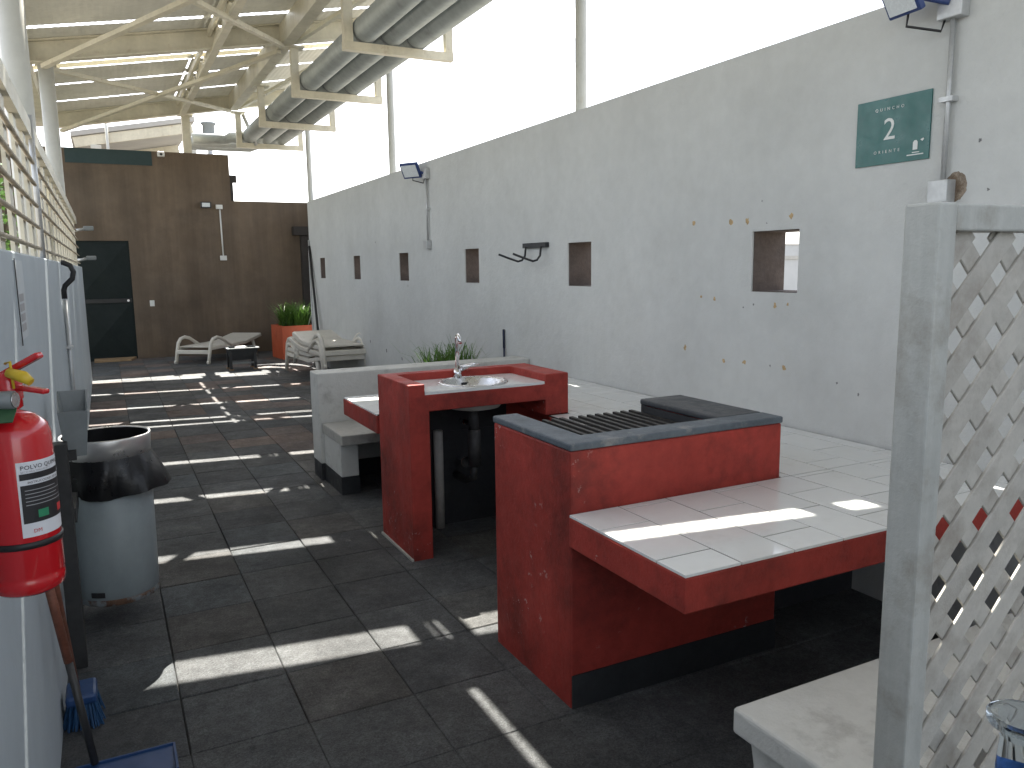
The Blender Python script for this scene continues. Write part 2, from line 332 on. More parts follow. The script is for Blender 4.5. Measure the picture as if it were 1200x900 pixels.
ys.append(13.94)
wr = thing('terrace_wall', (XR, 3, 0), 'tall pale grey rendered wall with a row of small square openings', 'wall')
obj('wall', holed_wall(XR, XR+WT, ys, [-.02, 1.46, 1.79, ZT], holes), Mt['wall_r'], wr)
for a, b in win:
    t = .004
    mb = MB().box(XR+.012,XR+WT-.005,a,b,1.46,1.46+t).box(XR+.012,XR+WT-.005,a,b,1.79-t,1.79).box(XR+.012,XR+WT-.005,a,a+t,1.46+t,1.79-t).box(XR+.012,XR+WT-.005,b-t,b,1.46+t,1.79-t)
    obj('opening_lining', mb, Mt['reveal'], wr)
def blot(x, y, z, r, n=11, thick=.0015, j=.45):                    # ragged stain patch on the right wall
    vs = []
    for k in range(n):
        t = 2*math.pi*k/n; q = r*rnd.uniform(j, 1.15 if j < .9 else 1.02); vs.append((y+q*.8*math.cos(t), z+q*math.sin(t)))
    m = MB(); m.add([(x-thick,a,b) for a,b in vs]+[(x,a,b) for a,b in vs], [tuple(range(n))]+[(i,n+i,n+(i+1)%n,(i+1)%n) for i in range(n)]); return m
for y,z,r in [(3.86,1.86,.018),(3.54,1.85,.024),(3.41,1.85,.02),(3.09,1.86,.018),(3.78,1.42,.012),(3.66,1.41,.013),(3.18,1.39,.015),(3.09,1.4,.011),(3.92,1.1,.02),(3.57,1.05,.017),(3.4,1.06,.018),(3.1,1.06,.02)]:
    obj('rust_stain', blot(XR, y, z, r), Mt['ruststain'], wr)
for y,z,r in [(2.62,.98,.008),(2.75,1.02,.007),(3.2,1.06,.007),(3.26,1.83,.006),(3.3,1.95,.006),(3.34,1.39,.007),(3.42,1.37,.006),(9.9,.55,.035),(9.3,.5,.03),(10.6,.62,.025),(10.2,1.95,.012),(9.0,1.4,.012),(2.1,2.1,.01),(2.05,1.9,.008)]:
    obj('scuff_mark', blot(XR, y, z, r), Mt['smudge'], wr)
# return wall that closes the corner behind the planter
tag(obj('side_wall', MB().box(3.95,4.15,13.95,YB,-.02,2.94), Mt['brown'], None, (3.95,13.95,0)), 'brown return wall closing the corner behind the planter', 'wall')

# ------------------------------------------------------------------ left parapet wall
wl = thing('parapet_wall', (XL, 3, 0), 'low bluish white parapet wall below the metal grille', 'wall')
obj('wall', MB().box(XL-.065,XL,-6,13.3,-.02,1.69), Mt['wall_l'], wl, bevel=.008)

# ------------------------------------------------------------------ brown end wall with door
bw = thing('brown_wall', (1.0, YB, 0), 'tall dark brown painted wall with a stepped top and metal door', 'wall')
obj('wall', MB().add([(x,y,z) for y in (YB,YB+.22) for x,z in ((-1.6,-.02),(-.44,-.02),(-.44,2.17),(.485,2.17),(.485,-.02),(4.15,-.02),(4.15,2.93),(2.33,2.93),(2.33,3.79),(-1.6,3.79))],
    [tuple(range(10)), tuple(range(19,9,-1))]+[(i,10+i,10+(i+1)%10,(i+1)%10) for i in range(10)]), Mt['brown'], bw)
obj('painted_band', MB().box(-.42,.985,YB-.012,YB-.001,3.53,3.787), Mt['green_band'], bw)
dr = obj('door', MB().box(-.4395,.4845,YB+.03,YB+.07,-.02,2.1695), Mt['door'], bw)
def pyr(x0,x1,z0,z1):
    cx,cz = (x0+x1)/2,(z0+z1)/2; y = YB+.03
    return MB().add([(x0,y,z0),(x1,y,z0),(x1,y,z1),(x0,y,z1),(cx,y-.05,cz)], [(0,1,4),(1,2,4),(2,3,4),(3,0,4)])
obj('door_panel', pyr(-.40,.445,1.13,2.11), Mt['door'], dr); obj('door_panel', pyr(-.40,.445,.06,1.03), Mt['door'], dr)
obj('middle_rail', MB().box(-.42,.465,YB+.005,YB+.028,1.045,1.115), Mt['black_rubber'], dr)
obj('door_lock', MB().tube([(.40,YB+.004,1.08),(.40,YB-.03,1.08)], .022, 10), Mt['steel'], dr)
obj('corner_column', MB().box(3.6,3.8,YB-.16,YB-.002,-.02,2.28).box(3.45,3.82,YB-.22,YB-.002,2.283,2.45), Mt['brown_dark'], bw)
obj('wall_bracket', MB().box(2.335,2.39,YB+.05,YB+.12,2.932,3.28).box(2.335,2.46,YB+.04,YB+.13,3.282,3.42), Mt['brown_dark'], bw)
tag(obj('door_step', MB().add([(-.24,15.93,0.003),(.36,15.93,.003),(.46,16.36,.003),(-.24,16.36,.003),(-.24,15.93,.035),(.36,15.93,.035),(.46,16.36,.035),(-.24,16.36,.035)],
    [(0,3,2,1),(4,5,6,7),(0,1,5,4),(1,2,6,5),(2,3,7,6),(3,0,4,7)]), Mt['wood'], None, (.1,16.1,0)), 'raw wooden board laid as a step at the dark metal door', 'step')
tag(obj('wall_switch', MB().box(.76,.84,YB-.012,YB-.001,.96,1.07), Mt['box_white'], None, (.8,YB,1.0), bevel=.003), 'small white switch plate on the brown wall beside the door', 'switch')
sc = thing('security_camera', (1.14,YB-.05,3.74), 'small white security camera at the top edge of the brown wall', 'camera')
obj('housing', MB().box(1.08,1.2,YB-.12,YB-.001,3.69,3.78), Mt['box_white'], sc, bevel=.012); obj('camera_lens', MB().tube([(1.14,YB-.119,3.73),(1.14,YB-.128,3.73)], .022, 12), Mt['black_rubber'], sc)

# ------------------------------------------------------------------ canopy
RS = .18
def rz(x): return 4.44 + RS*x                                # underside of the sheets
cn = thing('canopy', (0, 8, 0), 'cream steel canopy with grey corrugated sheets sloping up over the terrace', 'canopy')
XE0, XE1, XS0, XS1 = -.68, 3.6, 1.395, 1.425
def sheet(x0, x1, y0, y1, dz=0.):
    n = max(2, int((x1-x0)/.038)); vs = []; fs = []
    for i in range(n+1):
        x = x0+(x1-x0)*i/n; h = rz(x)+dz+(.004 if i%2 else -.0)
        for y in (y0, y1): vs += [(x,y,h),(x,y,h+.004)]
    for i in range(n):
        a = 4*i; b = a+4
        fs += [(a,a+2,b+2,b),(a+1,b+1,b+3,a+3),(a,b,b+1,a+1),(a+2,a+3,b+3,b+2)]
    fs += [(0,1,3,2),(4*n,4*n+2,4*n+3,4*n+1)]
    return MB().add(vs, fs)
slots = [(.15,.1),(1.45,.1),(2.75,.1),(4.05,.1),(5.29,.08),(6.98,.19),(8.40,.12),(9.68,.115),(10.86,.12),(12.69,.075),(13.02,.085),(14.04,.105),(15.34,.10)]
edges = [-1.6]
for c, w in slots: edges += [c-w/2, c+w/2]
edges.append(16.5)
for k in range(0, len(edges), 2):
    y0, y1 = edges[k], edges[k+1]
    if 12.7 < y0 < 12.76: m = Mt['skylight']
    else: m = Mt['sheet']
    nm = 'skylight_panel' if m is Mt['skylight'] else 'roof_panel'
    obj(nm, sheet(XE0, XS0, y0, y1), m, cn); obj(nm, sheet(XS1, XE1, y0, y1), m, cn)
# ridge strip that covers the long joint, with the openings that let light through
gaps = [(5.63,5.74),(5.8,6.45),(6.7,6.74),(12.6,12.85),(13.1,13.75),(13.95,14.6),(14.75,15.3),(15.5,16.1)]
prev = -1.6
for a, b in gaps+[(16.5,16.5)]:
    if a > prev: obj('joint_strip', MB().beam((1.41,prev,rz(1.41)+.022),(1.41,a,rz(1.41)+.022), .09, .006), Mt['sheet'], cn)
    prev = b
BD = .24
for y in (1.6, 6.5, 11.4, 16.3):                             # cross beams
    mb = MB(); z0, z1 = rz(XE0), rz(XE1)
    mb.beam((XE0,y,z0-.012-BD/2),(XE1,y,z1-.012-BD/2), .012, BD-.03)
    mb.beam((XE0,y,z0-.014),(XE1,y,z1-.014), .13, .018); mb.beam((XE0,y,z0-.012-BD),(XE1,y,z1-.012-BD), .13, .018)
    obj('cross_beam', mb, Mt['cream'], cn)
Y0R, Y1R = -1.5, 16.2
def longbeam(x, w, h, dz, m='cream'): return obj('long_beam', MB().beam((x,Y0R,rz(x)-dz-h/2),(x,Y1R,rz(x)-dz-h/2), w, h), Mt[m], cn)
longbeam(2.45,.15,.27,.03); longbeam(XE0-.03,.24,.2,.03)
# light lattice girder near the joint: two chords with zigzag struts
for (x,dz) in ((1.475,.06),(1.60,.06)): obj('girder_chord', MB().beam((x,Y0R,rz(x)-dz),(x,Y1R,rz(x)-dz), .035, .09), Mt['cream'], cn)
obj('girder_chord', MB().beam((1.54,Y0R,rz(1.54)-.27),(1.54,Y1R,rz(1.54)-.27), .09, .06), Mt['cream'], cn)
y = 6.6
while y < 16:
    obj('girder_strut', MB().beam((1.54,y,rz(1.54)-.25),(1.54,y+.42,rz(1.54)-.09), .05, .03), Mt['cream'], cn)
    obj('girder_strut', MB().beam((1.54,y+.42,rz(1.54)-.09),(1.54,y+.84,rz(1.54)-.25), .05, .03), Mt['cream'], cn); y += .98
for (a,b) in ((6.6,11.3),(11.5,16.2)):                       # crossed wind braces in the roof plane
    for xa, xb in ((-.42,2.38),(2.38,-.42)):
        obj('wind_brace', MB().beam((xa,a,rz(xa)-.30-(0 if xa<0 else .03)),(xb,b,rz(xb)-.30-(0 if xa<0 else .03)), .07, .05), Mt['cream'], cn)
    obj('wind_brace', MB().beam((3.5,a,rz(3.5)-.27),(2.56,b,rz(2.56)-.27), .06, .05), Mt['cream'], cn)
for y in (1.6,6.5,11.4):                                     # left posts
    obj('post', MB().tube([(-.405,y,-.02),(-.405,y,rz(-.405)-.29)], .085, 20), Mt['post'], cn)
    obj('post_cap', MB().box(-.52,-.29,y-.11,y+.11,rz(-.405)-.289,rz(-.405)-.275), Mt['cream'], cn)
for y in (.98, 5.69, 10.4, 15.1):                            # slim posts outside the right wall
    obj('slim_post', MB().tube([(3.56,y,-.02),(3.56,y,rz(3.56)-.01)], .047, 14), Mt['post'], cn)
for x in (1.62,):                                       # short columns standing on the brown wall
    obj('stub_column', MB().box(x-.07,x+.07,16.43,16.57,(3.795 if x < 2.3 else 2.94),rz(x)-.26), Mt['cream'], cn); obj('column_plate', MB().box(x-.13,x+.13,16.37,16.62,rz(x)-.258,rz(x)-.24), Mt['cream'], cn)
obj('diagonal_strut', MB().tube([(2.64,16.35,4.55),(2.86,16.38,3.99)], .035, 10), Mt['conduit'], cn)
for y in (3.7, 6.25, 8.80, 11.40, 13.95, 16.42):             # hangers that carry the ducts
    o = obj('duct_hanger', MB().box(2.50,3.77,y-.045,y+.045,3.94,4.03), Mt['cream'], cn)
    obj('hanger_post', MB().box(2.505,2.605,y-.043,y+.043,4.032,rz(2.55)-.30), Mt['cream'], o)
    obj('hanger_post', MB().box(3.68,3.765,y-.043,y+.043,4.032,4.42), Mt['cream'], o)
    obj('hanger_plate', MB().box(2.43,2.68,y-.1,y+.1,rz(2.43)-.305,rz(2.43)-.28), Mt['cream'], o)
# ducts
dc = [(2.76,'inner'),(3.06,'middle'),(3.36,'outer')]
for k,(x,nm) in enumerate(dc):
    lab = {'inner':'galvanised round duct hung closest to the long cream beam','middle':'galvanised round duct running between two others on the hangers','outer':'galvanised round duct on the open outer side of the hangers'}[nm]
    z = 4.177; path = [(x,-.2,z)]+[(x,16.35+.12*k,z)]; R = .42
    for j in range(1,7):
        t = j/6*math.pi/2; path.append((x-R*(1-math.cos(t)), 16.35+.12*k+R*math.sin(t)+.3*k*(j/6), z))
    yl = path[-1][1]; path[-1] = (path[-1][0],path[-1][1],z-.05); path.append((1.75, yl, z-.06))
    t = thing('duct_pipe', (x,8,z), lab, 'duct', 'ducts under the canopy')
    obj('pipe', MB().tube(path, [.14]*(len(path)-7)+[.14,.135,.13,.12,.11,.1,.1], 24), Mt['zinc'], t)
    for y in (3.7, 6.25, 8.80, 11.40, 13.95):
        obj('pipe_clamp', MB().tube([(x,y-.025,z),(x,y+.025,z)], .1445, 24), Mt['grey_metal'], t)

# second canopy beyond the brown wall
c2 = thing('far_canopy', (0,19,0), 'further grey roofed canopy seen over the brown wall', 'canopy')
def rz2(x): return 4.42+.19*x
obj('roof_panel', MB().add([(-.35,19,rz2(-.35)),(2.05,19,rz2(2.05)),(2.05,25.8,rz2(2.05)),(-.35,25.8,rz2(-.35)),(-.35,19,rz2(-.35)+.1),(2.05,19,rz2(2.05)+.1),(2.05,25.8,rz2(2.05)+.1),(-.35,25.8,rz2(-.35)+.1)],
    [(0,3,2,1),(4,5,6,7),(0,1,5,4),(1,2,6,5),(2,3,7,6),(3,0,4,7)]), Mt['building'], c2)
obj('edge_beam', MB().beam((-.3,19.08,rz2(-.3)-.12),(2.0,19.08,rz2(2.0)-.12), .08, .2), Mt['cream'], c2)
obj('edge_beam', MB().beam((-.3,22.5,rz2(-.3)-.12),(2.0,22.5,rz2(2.0)-.12), .08, .2), Mt['cream'], c2)
obj('dark_backing', MB().box(-.3,1.9,22.0,22.05,2.5,4.15), Mt['brown_dark'], c2)  # dark sheet added to stand in for the dim interior and tarps here
for x in (.1, 1.95):
    obj('post', MB().box(x-.1,x+.1,19.02,19.14,-.02,rz2(x)-.225), Mt['post'], c2)
obj('post', MB().tube([(.32,19.0,-.02),(.32,19.0,rz2(.32)+.4)], .03, 8), Mt['post'], c2)
vt = thing('roof_ventilator', (2.3,19.2,4.4), 'small grey metal roof ventilator beside the further canopy', 'ventilator')
obj('pipe', MB().tube([(2.35,19.2,-.02),(2.35,19.2,4.6)], .06, 10), Mt['conduit'], vt); obj('hood', MB().lathe([(.06,4.6),(.15,4.62),(.13,4.7),(.125,4.86),(.16,4.9),(.16,4.93),(0,4.95)], (2.35,19.2,-.1), 16), Mt['grey_metal'], vt)

# ------------------------------------------------------------------ metal grille on the parapet
fx0 = -.285
gr = thing('parapet_grille', (fx0, 6, 1.69), 'cream metal grille of posts and rails on the parapet wall', 'fence')
obj('top_rail', MB().box(fx0-.02,fx0+.02,-1,13.2,2.30,2.39), Mt['cream'], gr)
for z in (1.74,1.85,1.96,2.07,2.18): obj('rail', MB().tube([(fx0+.012,-1,z),(fx0+.012,13.2,z)], .010, 6), Mt['fence_rod'], gr)
y = .2
while y < 13.2:
    obj('upright', MB().box(fx0-.018,fx0-.003,y-.07,y+.07,1.692,2.298), Mt['cream'], gr); y += .5
obj('pipe_upright', MB().tube([(fx0+.016,4.9,1.692),(fx0+.016,4.9,2.42)], .014, 8), Mt['conduit'], gr)

# ------------------------------------------------------------------ tiled counter
CZ = .745; CX0, CY0, CY1 = 1.405, 1.69, 5.31
ct = thing('tiled_counter', (2.4,2,0), 'white tiled counter with red edges wrapping round the grill and sink blocks', 'counter')
GY0, GY1, GX0, GX1 = 2.33, 2.95, 1.415, 2.42
SY0, SY1 = 4.01, 4.56
poly = [(CX0,CY0),(XR-.001,CY0),(XR-.001,CY1),(CX0,CY1),(CX0,SY1+.002),(GX1+.002,SY1+.002),(GX1+.002,SY0-.002),(2.285,SY0-.002),(2.285,3.45),(GX1+.002,3.45),(GX1+.002,GY0-.002),(CX0,GY0-.002)]
obj('slab', MB().prism(poly, .625, CZ-.009), Mt['red'], ct, bevel=.006)
obj('grout_bed', MB().prism([(x+(.008 if x<1.5 else 0), y+(.008 if y<1.8 else 0)) for x,y in poly], CZ-.0088, CZ-.0016), Mt['grout'], ct)
regs = [(CX0-.0015,XR-.006,CY0-.0015,GY0-.004),(GX1+.004,XR-.006,GY0-.004,SY1+.004),(CX0,XR-.006,SY1+.004,CY1),(2.287,GX1+.004,3.452,SY0-.004)]
for k in range(0, 9):
    xa, xb = 1.40+.215*k, 1.40+.215*(k+1); off = 1.825 if k%2 == 0 else 1.98
    for j in range(-1, 13):
        ya, yb = off+.31*(j-1), off+.31*j
        for r in regs:
            x0,x1,y0,y1 = max(xa,r[0])+.0026, min(xb,r[1])-.0026, max(ya,r[2])+.0026, min(yb,r[3])-.0026
            if x1-x0 > .015 and y1-y0 > .015: obj('tile', MB().chbox(x0,x1,y0,y1,CZ-.0085,CZ+rnd.uniform(-.0003,.0005),.0008), Mt['ceramic'], ct, ((x0+x1)/2,(y0+y1)/2,CZ))
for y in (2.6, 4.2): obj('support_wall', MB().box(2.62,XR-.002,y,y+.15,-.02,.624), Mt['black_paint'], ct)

# ------------------------------------------------------------------ grill block
gb = thing('grill_block', (1.9,2.6,0), 'red painted masonry barbecue block with slate rim and iron grate', 'barbecue')
U = [(GX0,GY0),(GX1,GY0),(GX1,GY1),(2.19,GY1),(2.19,2.44),(1.525,2.44),(1.525,GY1),(GX0,GY1)]
obj('body', MB().prism(U, -.02, .972), Mt['red'], gb, bevel=.008)
obj('fire_bed', MB().box(1.526,2.189,2.441,GY1-.004,-.02,.84), Mt['ash'], gb)
obj('rim', MB().prism([(GX0-.004,GY0-.004),(GX1+.004,GY0-.004),(GX1+.004,2.445),(1.53,2.445),(1.53,GY1+.004),(GX0-.004,GY1+.004)], .9722, 1.0), Mt['rim'], gb, bevel=.007)
o = obj('rim', MB().box(2.185,GX1+.004,2.4455,GY1+.03,.9724,1.0), Mt['rim_dark'], gb, bevel=.009, seg=3); o['label'] = 'black painted end of the rim'
obj('rim_block', MB().box(2.192,2.40,GY1+.001,GY1+.027,.7,.972), Mt['black_paint'], gb)
obj('fire_lining', MB().box(2.1845,2.1895,2.4465,GY1,.842,.9715), Mt['black_paint'], gb); obj('fire_lining', MB().box(1.5315,2.184,2.4405,2.446,.842,.9715), Mt['black_paint'], gb); obj('fire_lining', MB().box(1.5255,1.531,2.4405,GY1,.842,.9715), Mt['black_paint'], gb)
gt = obj('grate', MB().tube([(1.53,2.62,.918),(2.18,2.62,.918)],.006,6).tube([(1.53,2.9,.918),(2.18,2.9,.918)],.006,6), Mt['iron'], gb)
for k in range(14):
    x = 1.556+.0472*k; obj('grate_bar', MB().beam((x,2.448,.931),(x+rnd.uniform(-.004,.004),3.03,.936), .019, .012), Mt['iron'], gt)
obj('skirting', MB().box(GX0+.002,GX1,GY0-.006,GY0-.0005,-.02,.13), Mt['black_paint'], gb)

# ------------------------------------------------------------------ sink block
sb = thing('sink_block', (1.9,4.3,0), 'red painted masonry block with round steel sink and open front', 'sink unit')
SX0, SX1 = 1.42, 2.42
bcx, bcy, br = 1.90, 4.235, .185
prof = [(SX0,-.02),(1.535,-.02),(1.535,.838),(2.265,.838),(2.265,CZ+.001),(SX1,CZ+.001),(SX1,.99),(SX0,.99)]
n = len(prof)
body = MB().add([(x,y,z) for y in (SY0,SY1) for x,z in prof], [tuple(range(n)), tuple(range(2*n-1,n-1,-1))]+[(i,n+i,n+(i+1)%n,(i+1)%n) for i in range(n)])
hole = MB().prism([(bcx+(br+.003)*math.cos(2*math.pi*k/48), bcy+(br+.003)*math.sin(2*math.pi*k/48)) for k in range(48)], .7, 1.2)
obj('body', carve(body, [MB().box(1.512,2.268,SY0-.1,SY1-.09,.93,1.2), hole]), Mt['red'], sb, bevel=.005)
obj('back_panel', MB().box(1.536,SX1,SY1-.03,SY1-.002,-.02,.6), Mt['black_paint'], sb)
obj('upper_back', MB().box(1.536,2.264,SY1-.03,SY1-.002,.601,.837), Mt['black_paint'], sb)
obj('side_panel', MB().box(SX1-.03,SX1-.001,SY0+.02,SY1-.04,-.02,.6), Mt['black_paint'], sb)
# deck tiles round the bowl: one slab with a round hole
n = 48; vs = []; fs = []
for k in range(n):
    t = 2*math.pi*k/n; c, s_ = math.cos(t), math.sin(t)
    q = min((2.266-bcx)/c if c > 1e-6 else 9, (1.514-bcx)/c if c < -1e-6 else 9, (4.468-bcy)/s_ if s_ > 1e-6 else 9, (4.012-bcy)/s_ if s_ < -1e-6 else 9)
    vs += [(bcx+br*c,bcy+br*s_,.946),(bcx+q*c,bcy+q*s_,.946),(bcx+q*c,bcy+q*s_,.9305)]
for k in range(n):
    a, b = 3*k, 3*((k+1)%n); fs += [(a,a+1,b+1,b),(a+1,a+2,b+2,b+1)]
obj('deck', MB().add(vs, fs), Mt['ceramic'], sb)
bs = obj('basin', MB().lathe([(br+.022,.947),(br+.02,.953),(br+.004,.954),(br-.006,.945),(br-.02,.86),(br-.06,.815),(.03,.805),(0,.805)], (bcx,bcy,0), 40), Mt['steel'], sb)
obj('overflow', MB().box(bcx+.0,bcx+.05,bcy+br-.016,bcy+br-.012,.905,.92), Mt['black_rubber'], bs)
obj('basin_underside', MB().lathe([(br-.002,.8382),(br-.03,.80),(br-.1,.785),(.03,.78)], (bcx,bcy,0), 32), Mt['white_con'], sb)
obj('drain_pipe', MB().tube([(bcx,bcy,.785),(bcx,bcy,.66)],.03,14).tube([(bcx,bcy,.66),(bcx,bcy,.44)],.04,14).tube([(bcx,bcy,.44),(bcx,bcy+.02,.36),(bcx,bcy+.12,.32),(bcx,SY1-.031,.32)],.022,12), Mt['pad'], sb)
obj('stop_valve', MB().tube([(bcx+.02,SY1-.031,.42),(bcx+.02,SY1-.14,.42)],.016,10).tube([(bcx+.02,SY1-.14,.42),(bcx+.02,SY1-.155,.42)],.034,12), Mt['chrome'], sb)
obj('stop_valve', MB().tube([(bcx+.04,SY1-.031,.66),(bcx+.04,SY1-.12,.66)],.016,10), Mt['chrome'], sb)
obj('standpipe', MB().tube([(bcx-.13,SY1-.07,-.02),(bcx-.13,SY1-.07,.62)],.03,12), Mt['seat_con'], sb)
fc = obj('faucet', MB().tube([(1.89,4.44,.947),(1.89,4.44,1.0)],[.028,.022],14).tube([(1.89,4.44,.995),(1.89,4.44,1.12),(1.888,4.438,1.18),(1.885,4.425,1.205),(1.882,4.40,1.21),(1.878,4.37,1.195),(1.876,4.355,1.165)],.012,12), Mt['chrome'], sb)
obj('lever', MB().tube([(1.91,4.44,1.0),(1.96,4.42,1.02),(2.02,4.40,1.03)],[.02,.012,.006],10), Mt['chrome'], fc)
obj('floor_skirting', MB().box(SX0-.012,SX0-.001,SY0,SY1,-.02,.012), Mt['seat_con'], sb)

# ------------------------------------------------------------------ white half wall with bench
hb = thing('bench_wall', (2.3,5.9,0), 'white half wall with a built-in concrete seat facing the sink', 'bench')
HX0, HY0, HY1, HZ = 1.39, 5.98, 6.22, .83
obj('back_wall', MB().box(HX0,XR-.002,HY0,HY1,.13,HZ), Mt['white_con'], hb, bevel=.01)
obj('skirting', MB().box(HX0+.003,XR-.002,HY0+.003,HY1-.003,-.02,.129), Mt['black_paint'], hb)
obj('seat', MB().box(HX0+.02,XR-.002,5.42,HY0-.002,.375,.45), Mt['seat_con'], hb, bevel=.008)
obj('seat_leg', MB().box(HX0+.03,HX0+.16,5.50,HY0-.002,.13,.374), Mt['white_con'], hb, bevel=.006)
obj('leg_skirting', MB().box(HX0+.027,HX0+.163,5.497,HY0-.002,-.02,.129), Mt['black_paint'], hb)
obj('seat_leg', MB().box(2.9,3.05,5.50,HY0-.002,-.02,.374), Mt['black_paint'], hb)

# ------------------------------------------------------------------ plants
def blades(cx, cy, rx, ry, z, n, hmin, hmax, wid, droop):
    mb = MB()
    for _ in range(n):
        a = rnd.uniform(0, 2*math.pi); q = math.sqrt(rnd.random()); x = cx+rx*q*math.cos(a); y = cy+ry*q*math.sin(a)
        h = rnd.uniform(hmin,hmax); d = rnd.uniform(0,2*math.pi); lean = rnd.uniform(.1,droop)*h
        dx, dy = math.cos(d), math.sin(d); w = wid*rnd.uniform(.6,1.2); px, py = -dy*w, dx*w
        pts = []
        for k in range(5):
            t = k/4; zz = z+h*(t-.35*t*t*t*rnd.uniform(.5,1.6)); r = lean*t**1.7
            ww = (1-t**1.6)
            pts += [(x+dx*r-px*ww,y+dy*r-py*ww,zz),(x+dx*r+px*ww,y+dy*r+py*ww,zz)]
        mb.add(pts, [(2*k,2*k+1,2*k+3,2*k+2) for k in range(4)])
    return mb
pl = thing('planter_box', (3.1,15.2,0), 'orange red square planter with long green blade leaves', 'planter')
PP = [(2.80,14.55),(3.45,14.62),(3.38,15.3),(2.73,15.2)]
PQ = [(2.85,14.6),(3.40,14.66),(3.335,15.25),(2.78,15.15)]
mb = MB(); mb.add([(x,y,0.0) for x,y in PP]+[(x,y,.6) for x,y in PP]+[(x,y,.6) for x,y in PQ]+[(x,y,.5) for x,y in PQ],
    [(3,2,1,0)]+[(i,(i+1)%4,4+(i+1)%4,4+i) for i in range(4)]+[(4+i,4+(i+1)%4,8+(i+1)%4,8+i) for i in range(4)]+[(8+i,8+(i+1)%4,12+(i+1)%4,12+i) for i in range(4)])
obj('pot', mb, Mt['planter'], pl); obj('soil', MB().add([(x,y,.53) for x,y in PQ],[(0,1,2,3)]), Mt['soil'], pl)
obj('foliage', blades(3.1,14.9,.28,.26,.53,620,.3,.72,.010,.75), Mt['leaf'], pl)
obj('flower_stalk', MB().tube([(3.3,14.75,.53),(3.38,14.68,.85),(3.5,14.6,.92)],.006,5).tube([(3.38,14.68,.85),(3.46,14.7,.86),(3.52,14.68,.84)],.01,5), Mt['sign_white'], pl)
sp = thing('spiky_plant', (2.7,6.5,0), 'green spiky plant in a trough behind the white half wall', 'plant')
obj('trough', MB().box(2.2,3.15,6.26,6.72,0.003,.55), Mt['planter'], sp, bevel=.01); obj('soil', MB().box(2.22,3.13,6.28,6.70,.551,.57), Mt['soil'], sp)
obj('foliage', blades(2.68,6.48,.24,.15,.57,300,.32,.6,.008,.7), Mt['leaf'], sp)
tag(obj('upright_stick', MB().tube([(3.195,6.40,0.003),(3.205,6.44,.88)],.009,8).tube([(3.205,6.44,.88),(3.208,6.45,1.05)],.011,8), Mt['stick'], None, (3.2,6.4,0)), 'dark blue stick poking up behind the white half wall', 'stick')

# ------------------------------------------------------------------ sun loungers
def make_lounger():
    t = thing('sun_lounger', (0,0,0), 'x', 'lounger')
    for s in (-1,1):
        y = .30*s
        obj('side_rail', MB().beam((.1,y,.27),(1.25,y,.27),.05,.06).beam((1.25,y,.27),(1.85,y,.36),.05,.06), Mt['resin'], t, bevel=.01)
        P = [(0,y*1.04,.0),(.05,y*1.04,.2),(.1,y*1.04,.36),(.18,y*1.04,.43),(.30,y*1.04,.45),(.44,y*1.04,.42),(.60,y*1.04,.34),(.74,y*1.04,.27)]
        a = MB(); a.tube(P, .03, 8); obj('arm', a, Mt['resin'], t)
        obj('rear_leg', MB().tube([(1.55,y*.98,.30),(1.68,y*.98,.0)],.027,8), Mt['resin'], t)
        obj('foot_wheel', MB().tube([(.0,y*1.04-.02,.035),(.0,y*1.04+.02,.035)],.035,12), Mt['resin'], t)
    for k in range(13):
        x = .12+.088*k; obj('slat', MB().box(x,x+.075,-.277,.277,.285,.303), Mt['resin'], t)
    for k in range(7):
        x = 1.28+.085*k; z = .275+.15*(x-1.25); obj('slat', MB().beam((x+.035,-.277,z+.02),(x+.035,.277,z+.02),.07,.018,(-.15,0,1)), Mt['resin'], t)
    obj('end_bar', MB().beam((.045,-.30,.21),(.045,.30,.21),.04,.07), Mt['resin'], t, bevel=.01)
    obj('end_bar', MB().beam((1.86,-.30,.365),(1.86,.30,.365),.05,.06), Mt['resin'], t, bevel=.01)
    return t
def place(t, loc, rz_, rx=0, ry=0, label=None):
    t.location = loc; t.rotation_euler = (rx, ry, rz_); t['label'] = label; return t
lp = make_lounger(); lp['group'] = 'white resin loungers at the far end'
place(lp, (1.28,14.72,0), math.radians(52), label='white resin sun lounger standing alone by the brown wall')
for loc, r, lab in [((2.86,13.05,0), -86, 'white resin sun lounger at the bottom of the stack by the grey wall'),
        ((2.865,13.04,.085), -86, 'white resin sun lounger lying second from the bottom of the stack'),
        ((2.93,10.85,.17), 92, 'white resin sun lounger turned the other way in the middle of the stack'),
        ((2.94,10.80,.25), 91, 'white resin sun lounger turned the other way on top of the stack'),
        ]:
    place(copy_tree(lp), loc, math.radians(r), 0, 0, lab)
# small black barbecue trolley
bb = thing('charcoal_brazier', (1.95,13.6,0), 'small black metal brazier on four legs beside the lounger', 'brazier')
obj('tray', MB().add([(1.72,13.42,.35),(2.18,13.42,.35),(2.18,13.78,.35),(1.72,13.78,.35),(1.77,13.47,.16),(2.13,13.47,.16),(2.13,13.73,.16),(1.77,13.73,.16)],
    [(0,1,5,4),(1,2,6,5),(2,3,7,6),(3,0,4,7),(4,5,6,7)]), Mt['black_paint'], bb)
obj('tray_rim', MB().box(1.70,2.20,13.40,13.44,.345,.36).box(1.70,2.20,13.76,13.80,.345,.36).box(1.70,1.74,13.441,13.759,.345,.36).box(2.16,2.20,13.441,13.759,.345,.36), Mt['grey_metal'], bb)
for x in (1.75,2.132):
    for y in (13.45,13.75): obj('leg', MB().box(x-.02,x+.02,y-.02,y+.02,.02,.34), Mt['black_paint'], bb); obj('foot', MB().box(x-.035,x+.035,y-.035,y+.035,0,.019), Mt['wood'], bb)
obj('lower_bar', MB().box(1.77,2.13,13.44,13.46,.10,.13), Mt['grey_metal'], bb)
